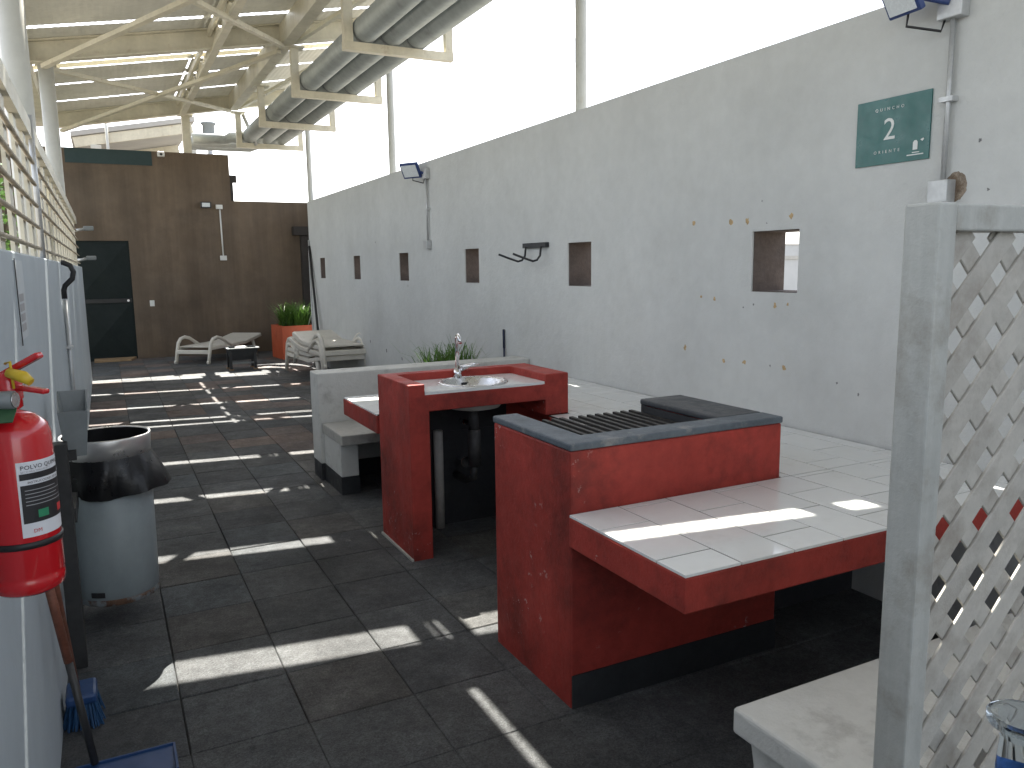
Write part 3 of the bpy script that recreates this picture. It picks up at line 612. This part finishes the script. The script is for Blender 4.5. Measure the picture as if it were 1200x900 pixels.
obj('charcoal_lump', MB().box(1.82,2.05,13.5,13.7,.165,.38), Mt['black_rubber'], bb, bevel=.05)

# leaning poles in the far corner
tag(obj('leaning_pole', MB().tube([(3.12,13.05,.003),(3.2,13.86,2.0)],.02,8), Mt['black_rubber'], None, (3.12,13.05,0)), 'dark thin pole leaning against the far end of the grey wall', 'pole')
tag(obj('leaning_pole', MB().tube([(3.05,13.25,.003),(3.205,13.9,2.1)],.014,8), Mt['conduit'], None, (3.05,13.25,0)), 'pale thin pole leaning beside the dark pole at the wall end', 'pole')

# ------------------------------------------------------------------ wall fittings
def floodlight(name_label, y, ztop, zlow, cx, size, body, lensdir):
    t = thing('floodlight', (XR-.05,y,ztop), name_label, 'floodlight')
    obj('junction_box', MB().box(XR-.055,XR-.001,y-.055,y+.055,ztop-.06,ztop+.05), Mt['conduit'], t, bevel=.004)
    obj('conduit', MB().tube([(XR-.022,y,ztop-.06),(XR-.022,y,zlow+.05)],.011,8), Mt['conduit'], t)
    k = 1
    for zz in ((ztop+zlow)/2, ): obj('clamp', MB().box(XR-.04,XR-.001,y-.03,y+.03,zz-.01,zz+.01), Mt['conduit'], t)
    obj('outlet_box', MB().box(XR-.06,XR-.001,y-.045,y+.045,zlow-.045,zlow+.049), Mt['conduit'], t, bevel=.004)
    c = Vector((XR-.16, y+cx, ztop+.03)); d = Vector(lensdir).normalized(); r = d.cross(Vector((0,0,1))).normalized(); u = r.cross(d)
    def bx(a,b,w,h):
        q = [c+d*a-r*w-u*h,c+d*a+r*w-u*h,c+d*a+r*w+u*h,c+d*a-r*w+u*h,c+d*b-r*w-u*h,c+d*b+r*w-u*h,c+d*b+r*w+u*h,c+d*b-r*w+u*h]
        return MB().add(q, [(3,2,1,0),(4,5,6,7),(0,1,5,4),(1,2,6,5),(2,3,7,6),(3,0,4,7)])
    hs = obj('housing', bx(-.03,.0,size,size*.72), Mt[body], t, bevel=.006)
    obj('lens', bx(.0012,.006,size*.82,size*.55), Mt['lens'], hs)
    obj('bracket', MB().tube([c-d*.03, c-d*.06, Vector((XR-.05,y,ztop))],.012,8), Mt[body], t)
    obj('cable', MB().tube([c-d*.03+u*-.05, c-d*.05-Vector((0,0,.12)), Vector((XR-.04,y+.04,ztop-.10)), Vector((XR-.03,y+.03,ztop-.05))],.006,6), Mt['black_rubber'], t)
    return t
floodlight('blue floodlight with conduit above the green sign at the wall top', 2.235, 2.66, 1.905, .15, .085, 'flood', (-.8,.1,-.5))
floodlight('blue floodlight with conduit between the small openings and bare wall top', 8.25, 2.62, 1.86, .12, .12, 'flood', (-.75,-.45,-.5))
ob = obj('water_stain', blot(XR, 2.19, 1.925, .062, 40, j=.93), Mt['stain'], wr)
fb = thing('floodlight', (1.86,YB-.1,2.84), 'black floodlight with white conduit on the brown wall', 'floodlight')
hs = obj('housing', MB().box(1.76,1.95,YB-.12,YB-.07,2.78,2.895), Mt['flood_black'], fb, bevel=.006); obj('lens', MB().box(1.785,1.925,YB-.126,YB-.1205,2.80,2.875), Mt['lens'], hs)
obj('bracket', MB().box(1.84,1.87,YB-.07,YB-.001,2.82,2.86), Mt['flood_black'], fb)
obj('junction_box', MB().box(2.04,2.16,YB-.06,YB-.001,2.77,2.85), Mt['box_white'], fb, bevel=.004); obj('conduit', MB().tube([(2.11,YB-.025,2.77),(2.12,YB-.025,1.89)],.014,8), Mt['box_white'], fb)
obj('outlet_box', MB().box(2.06,2.18,YB-.05,YB-.001,1.80,1.889), Mt['box_white'], fb, bevel=.004)
# hook rack
hk = thing('hook_rack', (XR,5.8,1.78), 'black metal rack with two curved hooks on the grey wall', 'hook')
obj('rail', MB().box(XR-.035,XR-.001,5.63,6.02,1.765,1.805), Mt['black_paint'], hk)
for y in (5.69, 5.95):
    obj('hook', MB().tube([(XR-.04,y,1.775),(XR-.05,y,1.70),(XR-.075,y+.005,1.665),(XR-.11,y+.01,1.655),(XR-.20,y+.02,1.685),(XR-.28,y+.03,1.715)],.009,8), Mt['black_paint'], hk)
# green sign
sg = thing('wall_sign', (XR,2.5,2.2), 'dark green sign with a white number two on the grey wall', 'sign')
sy0, sy1, sz0, sz1 = 2.32, 2.698, 2.055, 2.345
obj('plate', MB().box(XR-.008,XR-.001,sy0,sy1,sz0,sz1), Mt['sign_green'], sg, bevel=.001)
def text(parent, s, size, mat, org, xdir, zdir, spacing=1., name='lettering', ext=.0012, align='CENTER'):
    cu = bpy.data.curves.new('t', 'FONT'); cu.body = s; cu.size = size; cu.align_x = align; cu.align_y = 'CENTER'; cu.space_character = spacing; cu.extrude = ext/2; cu.resolution_u = 3
    o = bpy.data.objects.new('t', cu); COL.objects.link(o); bpy.context.view_layer.update()
    me = bpy.data.meshes.new_from_object(o.evaluated_get(bpy.context.evaluated_depsgraph_get())); bpy.data.objects.remove(o)
    X = Vector(xdir).normalized(); Z = Vector(zdir).normalized(); N = X.cross(Z)
    me.transform(Matrix(((X.x,Z.x,N.x,org[0]),(X.y,Z.y,N.y,org[1]),(X.z,Z.z,N.z,org[2]),(0,0,0,1))))
    q = bpy.data.objects.new(name, me); COL.objects.link(q); me.materials.clear(); me.materials.append(mat); q.parent = parent; q.location = -WO[parent]; WO[q] = Vector((0,0,0)); return q
xs = XR-.0092
text(sg, '2', .135, Mt['sign_white'], (xs,2.52,2.203), (0,-1,0), (0,0,1), name='number')
text(sg, 'QUINCHO', .019, Mt['sign_white'], (xs,2.525,2.297), (0,-1,0), (0,0,1), 2.0)
text(sg, 'ORIENTE', .019, Mt['sign_white'], (xs,2.530,2.110), (0,-1,0), (0,0,1), 2.0)
obj('logo', MB().add([(xs-.0006,y,z) for y,z in ((2.397,2.100),(2.374,2.100),(2.374,2.132),(2.380,2.140),(2.391,2.140),(2.397,2.132))],[(0,1,2,3,4,5)]).add([(xs-.0006,y,z) for y,z in ((2.362,2.14),(2.348,2.146),(2.344,2.140),(2.352,2.132))],[(0,1,2,3)]), Mt['sign_white'], sg)
obj('logo_lines', MB().box(xs-.0004,xs+.0004,2.365,2.40,2.087,2.091).box(xs-.0004,xs+.0004,2.345,2.425,2.077,2.082), Mt['sign_white'], sg)

# ------------------------------------------------------------------ left wall fittings
cd = thing('drain_conduit', (XL,6,1), 'grey vertical pipe with a curved hook top on the parapet wall', 'pipe')
obj('pipe', MB().tube([(XL+.02,6.0,.35),(XL+.02,6.0,1.44)],.014,8), Mt['conduit'], cd); obj('clamp', MB().box(XL+.001,XL+.045,5.96,6.04,1.12,1.135), Mt['conduit'], cd)
obj('hook', MB().tube([(XL+.02,6.0,1.445),(XL+.02,6.0,1.50),(XL+.03,6.0,1.53),(XL+.075,6.0,1.575),(XL+.085,6.0,1.62),(XL+.07,6.0,1.66),(XL+.03,6.0,1.68),(XL+.018,6.0,1.68)],.017,8), Mt['black_rubber'], cd)
nb = thing('faded_notice', (XL,3.1,1.5), 'faded paper notice with grey blocks taped on the parapet wall', 'notice')
obj('sheet', MB().box(XL+.0005,XL+.003,3.0,3.30,1.40,1.66), Mt['paper'], nb); obj('tape_edge', MB().box(XL+.0032,XL+.006,3.0,3.014,1.385,1.665), Mt['darkpost'], nb)
for k in range(4): obj('print_block', MB().box(XL+.0032,XL+.0042,3.07,3.22,1.425+.033*k,1.45+.033*k), Mt['label_grey'], nb)
for y, z, lab in ((12.6,2.18,'small grey lamp fixed high on the far end of the grille'),(12.9,1.78,'small grey lamp fixed at the far end of the parapet top')):
    t = thing('bracket_lamp', (XL,y,z), lab, 'lamp'); obj('arm', MB().tube([(XL-.04,y,z),(XL+.08,y,z+.02)],.018,8), Mt['conduit'], t); obj('head', MB().box(XL+.07,XL+.20,y-.06,y+.06,z,z+.06), Mt['grey_metal'], t, bevel=.015)

# fire extinguisher
ex = thing('fire_extinguisher', (-.168,1.75,1.02), 'red fire extinguisher with white and black label on the parapet wall', 'extinguisher')
ec = (-.174,1.75,0); er = .064; e0, e1 = 1.010, 1.335
obj('cylinder', MB().lathe([(0,e0),(er-.012,e0),(er-.002,e0+.008),(er,e0+.02),(er,e0+.03),(er-.002,e0+.034),(er,e0+.04),(er,e1-.02),(er-.006,e1),(er-.025,e1+.018),(er-.05,e1+.028),(.022,e1+.034),(.022,e1+.05)], ec, 40), Mt['ext_red'], ex)
obj('strap', MB().lathe([(er+.0005,1.105),(er+.003,1.106),(er+.003,1.117),(er+.0005,1.118)], ec, 40), Mt['black_rubber'], ex)
obj('bracket', MB().box(XL+.001,-.2345,1.72,1.78,1.05,1.3), Mt['black_rubber'], ex)
vb = obj('valve', MB().lathe([(.024,e1+.05),(.024,e1+.085),(.018,e1+.1),(0,e1+.1)], ec, 20), Mt['ext_red'], ex)
ez = e1+.072
def E3(x, y, z): return (ec[0]+x, ec[1]+y, ez+z)
gz = obj('gauge', MB().tube([E3(-.05,-.02,-.02),E3(.012,-.042,-.02)],.017,18), Mt['grey_metal'], ex)
obj('gauge_face', MB().tube([E3(.0125,-.0422,-.02),E3(.0145,-.043,-.02)],.0145,18), Mt['steel'], gz)
obj('lever', MB().beam(E3(-.02,.012,.015),E3(.06,-.045,.062),.02,.012), Mt['ext_red'], ex, bevel=.004)
obj('handle', MB().beam(E3(-.02,.012,.005),E3(.066,-.048,-.008),.018,.01), Mt['ext_red'], ex, bevel=.004)
obj('safety_seal', MB().tube([E3(.005,-.03,.03),E3(.03,-.045,.022),E3(.042,-.052,.012)],[.009,.012,.008],8).tube([E3(.0,-.01,.045),E3(.01,-.03,.05),E3(.012,-.032,0)],.0025,6), Mt['yellow'], ex)
obj('inspection_tag', MB().beam(E3(-.075,-.05,-.045),E3(.012,-.062,-.045),.045,.002,(.1,-.5,1)), Mt['tag_green'], ex)
def wrap(a0, a1, z0, z1, r, n=14):                           # patch on the cylinder
    vs = []; fs = []
    for k in range(n+1):
        t = a0+(a1-a0)*k/n
        for z in (z0,z1): vs.append((ec[0]+r*math.cos(t),ec[1]+r*math.sin(t),z))
    return MB().add(vs, [(2*k,2*k+2,2*k+3,2*k+1) for k in range(n)], True)
D = math.radians; A0, A1 = D(-86), D(16)
lb = obj('label', wrap(A0,A1,1.128,1.272,er+.0006), Mt['label_white'], ex)
obj('label_panel', wrap(A0+.06,A1-.04,1.155,1.228,er+.0012), Mt['label_black'], lb); obj('label_band', wrap(A0+.06,A1-.04,1.238,1.25,er+.0012), Mt['label_black'], lb)
obj('label_symbol', wrap(D(-60),D(-42),1.163,1.178,er+.0016), Mt['label_green'], lb); obj('label_symbol', wrap(D(-20),D(-4),1.163,1.178,er+.0016), Mt['label_red'], lb)
for k in range(5): obj('label_line', wrap(A0+.16,A0+.16+rnd.uniform(.9,1.4),1.189+.007*k,1.1905+.007*k,er+.0016), Mt['label_grey'], lb)
def wrap_text(s, size, mat, a_start, z, r, sp=1.):
    cu = bpy.data.curves.new('t','FONT'); cu.body = s; cu.size = size; cu.space_character = sp; cu.resolution_u = 2
    o = bpy.data.objects.new('t', cu); COL.objects.link(o); bpy.context.view_layer.update()
    me = bpy.data.meshes.new_from_object(o.evaluated_get(bpy.context.evaluated_depsgraph_get())); bpy.data.objects.remove(o)
    for v in me.vertices:
        t = a_start + v.co.x/er; v.co = Vector((ec[0]+r*math.cos(t), ec[1]+r*math.sin(t), z+v.co.y))
    q = bpy.data.objects.new('label_lettering', me); COL.objects.link(q); me.materials.clear(); me.materials.append(mat); q.parent = lb; q.location = -WO[lb]; WO[q] = Vector((0,0,0))
wrap_text('POLVO QUIMICO', .0115, Mt['label_black'], A0+.1, 1.2575, er+.0016, 1.05)
wrap_text('SECO MULTIPROPOSITO', .0052, Mt['label_grey'], A0+.1, 1.2515, er+.0016)
wrap_text('INSTRUCCIONES DE USO', .0062, Mt['label_black'], A0+.25, 1.2305, er+.0016)
wrap_text('A', .010, Mt['label_white'], A1-.45, 1.2395, er+.0018)
wrap_text('DM', .010, Mt['label_red'], A0+.28, 1.136, er+.0018)

# litter bin with ashtray post
bn = thing('litter_bin', (-.045,4.1,0), 'round grey blue litter bin with steel rim and black bag', 'bin')
bc = (-.045,4.1,0)
obj('body', MB().lathe([(0,.095),(.172,.095),(.178,.10),(.182,.3),(.185,.79),(.178,.79),(.172,.12)], bc, 40), Mt['binbody'], bn)
obj('rust_edge', MB().lathe([(.1725,.094),(.1795,.0985),(.1812,.125),(.1808,.126)], bc, 40), Mt['rust'], bn)
obj('rim', MB().lathe([(.186,.779),(.1885,.779),(.193,.865),(.191,.872),(.184,.868),(.180,.79)], bc, 48), Mt['rimsteel'], bn)
vs = []; fs = []; n = 72; rows = 7
for i in range(rows):
    for k in range(n):
        t = 2*math.pi*k/n; u = i/(rows-1)
        fl = .008*math.sin(t*7+1.3+u)*u+.005*math.sin(t*15+u*3)*u**.5 + .002*math.sin(t*31)*u
        drop = .155+.012*math.sin(t*3+.5)+.02*max(0,math.cos(t+1.6))
        r = .187+.016*math.sin(u*2.4)+fl+.085*u*max(0,math.cos(t+.5))**5
        vs.append((bc[0]+r*math.cos(t), bc[1]+r*math.sin(t), .786-u*drop+.003*math.sin(t*13)*u))
for i in range(rows-1):
    for k in range(n): fs.append((i*n+k,(i+1)*n+k,(i+1)*n+(k+1)%n,i*n+(k+1)%n))
obj('bag', MB().add(vs, fs, True), Mt['bag'], bn)
obj('bag_inside', MB().lathe([(.1835,.866),(.178,.84),(.17,.6),(.14,.4),(0,.38)], bc, 40), Mt['bag_in'], bn)
obj('maker_plate', MB().add([(bc[0]+.1835*math.cos(t),bc[1]+.1835*math.sin(t),z) for t in (D(-128),D(-118),D(-108)) for z in (.14,.165)],[(0,2,3,1),(2,4,5,3)]), Mt['label_black'], bn)
po = thing('ashtray_post', (-.205,3.62,0), 'dark square post with grey funnel ashtray beside the litter bin', 'ashtray')
obj('post', MB().box(-.238,-.178,3.55,3.62,0,.945), Mt['darkpost'], po, bevel=.004)
obj('mount_arm', MB().box(-.22,-.17,3.621,3.90,.60,.66), Mt['darkpost'], po)
fu = MB(); a = [(-.205,3.63),(-.095,3.63),(-.095,3.76),(-.205,3.76)]; b = [(-.188,3.65),(-.113,3.65),(-.113,3.73),(-.188,3.73)]
ins = [(-.198,3.637),(-.102,3.637),(-.102,3.753),(-.198,3.753)]
fu.add([(x,y,1.06+(.07 if y>3.7 else 0)) for x,y in a]+[(x,y,.87) for x,y in b]+[(x,y,1.06+(.07 if y>3.7 else 0)) for x,y in ins]+[(x*.6+.4*-.15,y*.6+.4*3.695,.99) for x,y in ins],
    [(i,4+i,4+(i+1)%4,(i+1)%4) for i in range(4)]+[(7,6,5,4)]+[(i,(i+1)%4,8+(i+1)%4,8+i) for i in range(4)]+[(8+i,8+(i+1)%4,12+(i+1)%4,12+i) for i in range(4)]+[(12,13,14,15)])
obj('funnel', fu, Mt['grey_metal'], po); obj('funnel_bracket', MB().box(-.20,-.15,3.6215,3.66,.86,.90), Mt['darkpost'], po)
# broom and dustpan
br_ = thing('broom', (-.17,3.2,0), 'broom with worn reddish handle and blue head leaning on the parapet wall', 'broom')
obj('handle', MB().tube([(-.20,3.12,.12),(-.225,2.98,.6),(-.236,2.92,.86)],.0125,10), Mt['handle_wood'], br_)
hd = obj('head', MB().box(-.235,-.135,3.05,3.19,.085,.125), Mt['blue'], br_, bevel=.012)
mb = MB()
for k in range(260):
    x = rnd.uniform(-.23,-.14); y = rnd.uniform(3.055,3.185); mb.beam((x,y,.086),(x+(x+.185)*.35+rnd.uniform(-.01,.01),y+(y-3.12)*.3+rnd.uniform(-.01,.01),.003),.004,.004)
obj('bristles', mb, Mt['blue_bristle'], hd)
dp = thing('dustpan', (-.08,2.8,0), 'blue plastic dustpan with a long handle lying on the floor', 'dustpan')
obj('pan', MB().box(-.20,.09,2.58,2.75,.003,.008).box(-.20,.09,2.75,2.757,.003,.032).box(-.207,-.20,2.6,2.757,.003,.03).box(.09,.097,2.6,2.757,.003,.03).add([(-.20,2.62,.0085),(.09,2.62,.0085),(.09,2.748,.025),(-.20,2.748,.025)],[(0,1,2,3)]), Mt['blue'], dp)
obj('handle', MB().tube([(-.145,2.752,.03),(-.19,2.74,.40)],.012,10), Mt['darkpost'], dp); obj('handle_grip', MB().tube([(-.19,2.74,.40),(-.234,2.73,.76)],.0135,10), Mt['handle_wood'], dp)

# ------------------------------------------------------------------ near bench, trellis, bottle
nb2 = thing('concrete_bench', (1.9,1.25,0), 'worn white concrete bench behind the trellis screen', 'bench')
obj('seat', MB().box(1.405,XR-.002,1.07,1.49,.375,.45), Mt['white_con'], nb2, bevel=.012, seg=3)
obj('leg', MB().add([(x,y,z) for x in (1.46,) for y,z in ((1.09,0),(1.46,0),(1.46,.28),(1.48,.374),(1.075,.374),(1.09,.28))]+[(x,y,z) for x in (1.60,) for y,z in ((1.09,0),(1.46,0),(1.46,.28),(1.48,.374),(1.075,.374),(1.09,.28))],
    [(0,1,2,3,4,5),(11,10,9,8,7,6)]+[(i,6+i,6+(i+1)%6,(i+1)%6) for i in range(6)]), Mt['white_con'], nb2)
obj('leg', MB().box(2.8,2.95,1.10,1.46,0,.374), Mt['white_con'], nb2)
tr = thing('trellis_screen', (1.33,.96,0), 'white framed diagonal lattice screen standing beside the concrete bench', 'trellis')
TX0, TX1, TY0, TY1, TZ = 1.322, 2.55, .925, .997, 1.722
obj('frame_post', MB().box(TX0,TX0+.05,TY0,TY1,.003,TZ), Mt['trellis_frame'], tr, bevel=.005); obj('frame_post', MB().box(TX1-.056,TX1,TY0,TY1,.003,TZ), Mt['trellis_frame'], tr, bevel=.005)
obj('frame_rail', MB().box(TX0+.0505,TX1-.0565,TY0+.002,TY1-.002,TZ-.05,TZ-.002), Mt['trellis_frame'], tr, bevel=.004); obj('frame_rail', MB().box(TX0+.0505,TX1-.0565,TY0+.002,TY1-.002,.1,.15), Mt['trellis_frame'], tr, bevel=.004)
lx0, lx1, lz0, lz1 = TX0+.05, TX1-.05, .14, TZ-.045
def clip_line(c, sgn):                                        # x - sgn*z = c inside the lattice field
    pts = []
    z0, z1 = lz0, lz1
    xa, xb = c+sgn*z0, c+sgn*z1
    t0, t1 = 0., 1.
    dx = xb-xa
    ta, tb = sorted(((lx0-xa)/dx, (lx1-xa)/dx)); t0, t1 = max(t0,ta), min(t1,tb)
    if t1-t0 < .02: return None
    return (xa+dx*t0, z0+(z1-z0)*t0), (xa+dx*t1, z0+(z1-z0)*t1)
P_ = .1235; gx, gz_ = 1.556, 1.597                            # one known gap centre
def slat_piece(c, sgn, ya, yb, w):
    q = clip_line(c, sgn)
    if not q: return
    (xa,za),(xb,zb) = q; h = w/math.sqrt(2)/1.0
    # parallelogram slat with ends cut along the frame
    nx, nz = (-1/math.sqrt(2), sgn/math.sqrt(2)); hw = w/2
    d = (1/math.sqrt(2)*sgn, 1/math.sqrt(2))
    e = .0
    cs = [(xa+nx*hw,za+nz*hw),(xa-nx*hw,za-nz*hw),(xb-nx*hw,zb-nz*hw),(xb+nx*hw,zb+nz*hw)]
    m = MB().add([(x,y,z) for y in (ya,yb) for x,z in cs], [(0,1,2,3),(7,6,5,4),(0,4,5,1),(1,5,6,2),(2,6,7,3),(3,7,4,0)])
    obj('slat', m, Mt['trellis'], tr, bevel=.0015, seg=1)
for k in range(-20, 30):
    c1 = gx-gz_+P_*(k+.5)+rnd.uniform(-.003,.003); slat_piece(c1, 1, TY0+.026, TY0+.033, .047)
    c2_ = gx+gz_+P_*(k+.5)+rnd.uniform(-.003,.003); slat_piece(c2_, -1, TY0+.0332, TY0+.0402, .045)
pd = tag(obj('low_plinth', MB().box(1.28,2.2,.45,.90,.0,.435), Mt['white_con'], None, (1.7,.7,0), bevel=.01), 'white concrete plinth before the trellis screen, carrying the bottle', 'plinth')
bo = thing('plastic_bottle', (1.478,.80,.45), 'clear plastic bottle with a wide flat rim before the trellis', 'bottle')
obj('body', MB().lathe([(0,.4505),(.036,.4505),(.04,.46),(.04,.60),(.036,.64),(.038,.68),(.034,.74),(.033,.762),(.058,.766),(.060,.772),(.060,.782),(.056,.786),(.052,.784),(.05,.775),(.030,.768),(.031,.74)], (1.478,.80,-.015), 28), Mt['clear'], bo)
obj('band', MB().lathe([(.0395,.6),(.0365,.64),(.0385,.675)], (1.478,.80,-.015), 28), Mt['bluelabel'], bo)

# ------------------------------------------------------------------ beyond the parapet: neighbours and tree
def block(x, y, w, d, h, mat, label, rows, cols, cat='building', rot=0):
    t = thing('apartment_building', (x,y,-12), label, cat)
    obj('wall', MB().box(x-w/2,x+w/2,y-d/2,y+d/2,-12,h), Mt[mat], t); obj('roof', MB().box(x-w/2-.2,x+w/2+.2,y-d/2-.2,y+d/2+.2,h+.01,h+.5), Mt['building'], t)
    return t
n1 = block(-7.5,33,9,14,7.5,'city2','tan apartment block behind the parapet grille',4,5)
for r in range(4):
    for c in range(5):
        y0 = 27.2+2.4*c; z0 = -1.6+2.4*r
        w = obj('window', MB().box(-2.99,-2.93,y0,y0+1.3,z0,z0+1.4), Mt['post'], n1); obj('pane', MB().box(-2.929,-2.92,y0+.1,y0+.6,z0+.1,z0+1.3).box(-2.929,-2.92,y0+.7,y0+1.2,z0+.1,z0+1.3), Mt['pane'], w)
for r in range(4):
    for c in range(3):
        x0 = -11.4+2.7*c; z0 = -1.6+2.4*r
        w = obj('window', MB().box(x0,x0+1.4,25.93,25.99,z0,z0+1.4), Mt['post'], n1); obj('pane', MB().box(x0+.1,x0+.65,25.92,25.929,z0+.1,z0+1.3).box(x0+.75,x0+1.3,25.92,25.929,z0+.1,z0+1.3), Mt['pane'], w)
tt = thing('broadleaf_tree', (-1.7,12.0,-12), 'green leafy tree showing through the parapet grille', 'tree')
tb = (-1.75,14.5)
mb = MB().tube([(tb[0],tb[1],-12),(tb[0]+.1,tb[1],-6),(tb[0],tb[1]+.1,1)],[.28,.2,.1],10)
for k in range(8):
    a = k*.8; mb.tube([(tb[0],tb[1],-3+.45*k),(tb[0]+.5*math.cos(a),tb[1]+.5*math.sin(a),-1.6+.45*k),(tb[0]+.8*math.cos(a),tb[1]+.9*math.sin(a),-.4+.45*k)],[.07,.045,.015],6)
obj('trunk', mb, Mt['bark'], tt)
mb = MB()
clumps = [(rnd.gauss(0,.38),rnd.gauss(0,.75),rnd.uniform(-.8,3.1)) for _ in range(50)]
for cx,cy,cz in clumps:
    cx = max(-.75,min(.75,cx))
    for _ in range(85):
        p = Vector((tb[0]+cx+rnd.gauss(0,.17),tb[1]+cy+rnd.gauss(0,.22),cz+rnd.gauss(0,.2))); p.x = min(p.x,-.65)
        a = Vector((rnd.gauss(0,1),rnd.gauss(0,1),rnd.gauss(0,1))).normalized()*rnd.uniform(.04,.08); b = a.cross(Vector((rnd.gauss(0,1),rnd.gauss(0,1),rnd.gauss(0,1)))).normalized()*rnd.uniform(.02,.035)
        mb.add([p-a,p+b,p+a,p-b],[(0,1,2,3)])
obj('crown', mb, Mt['tree_leaf'], tt)
# city seen through the nearest opening of the right wall
for k,(d,off,w,h,lab) in enumerate([(120,4,16,2,'pale tower block with a flat roof, nearest one across the gap'),(210,-9,26,-1,'long pale housing block low on the horizon'),(330,12,30,8,'tall pale tower standing over the low housing'),(520,-14,60,4,'broad hazy block on the skyline')]):
    dx, dy = .732, .681
    t = block(3.4+dx*d-dy*off, 3.3+dy*d+dx*off, w, w*.7, h, 'city', lab, 0, 0)
    for r in range(3):
        for c in range(4):
            x0 = 3.4+dx*d-dy*off-w/2; y0 = 3.3+dy*d+dx*off-w*.35+c*w*.17+w*.04
            obj('window', MB().box(x0-.08,x0-.01,y0,y0+w*.09,h-2.2-3*r,h-.8-3*r), Mt['pane'], t)
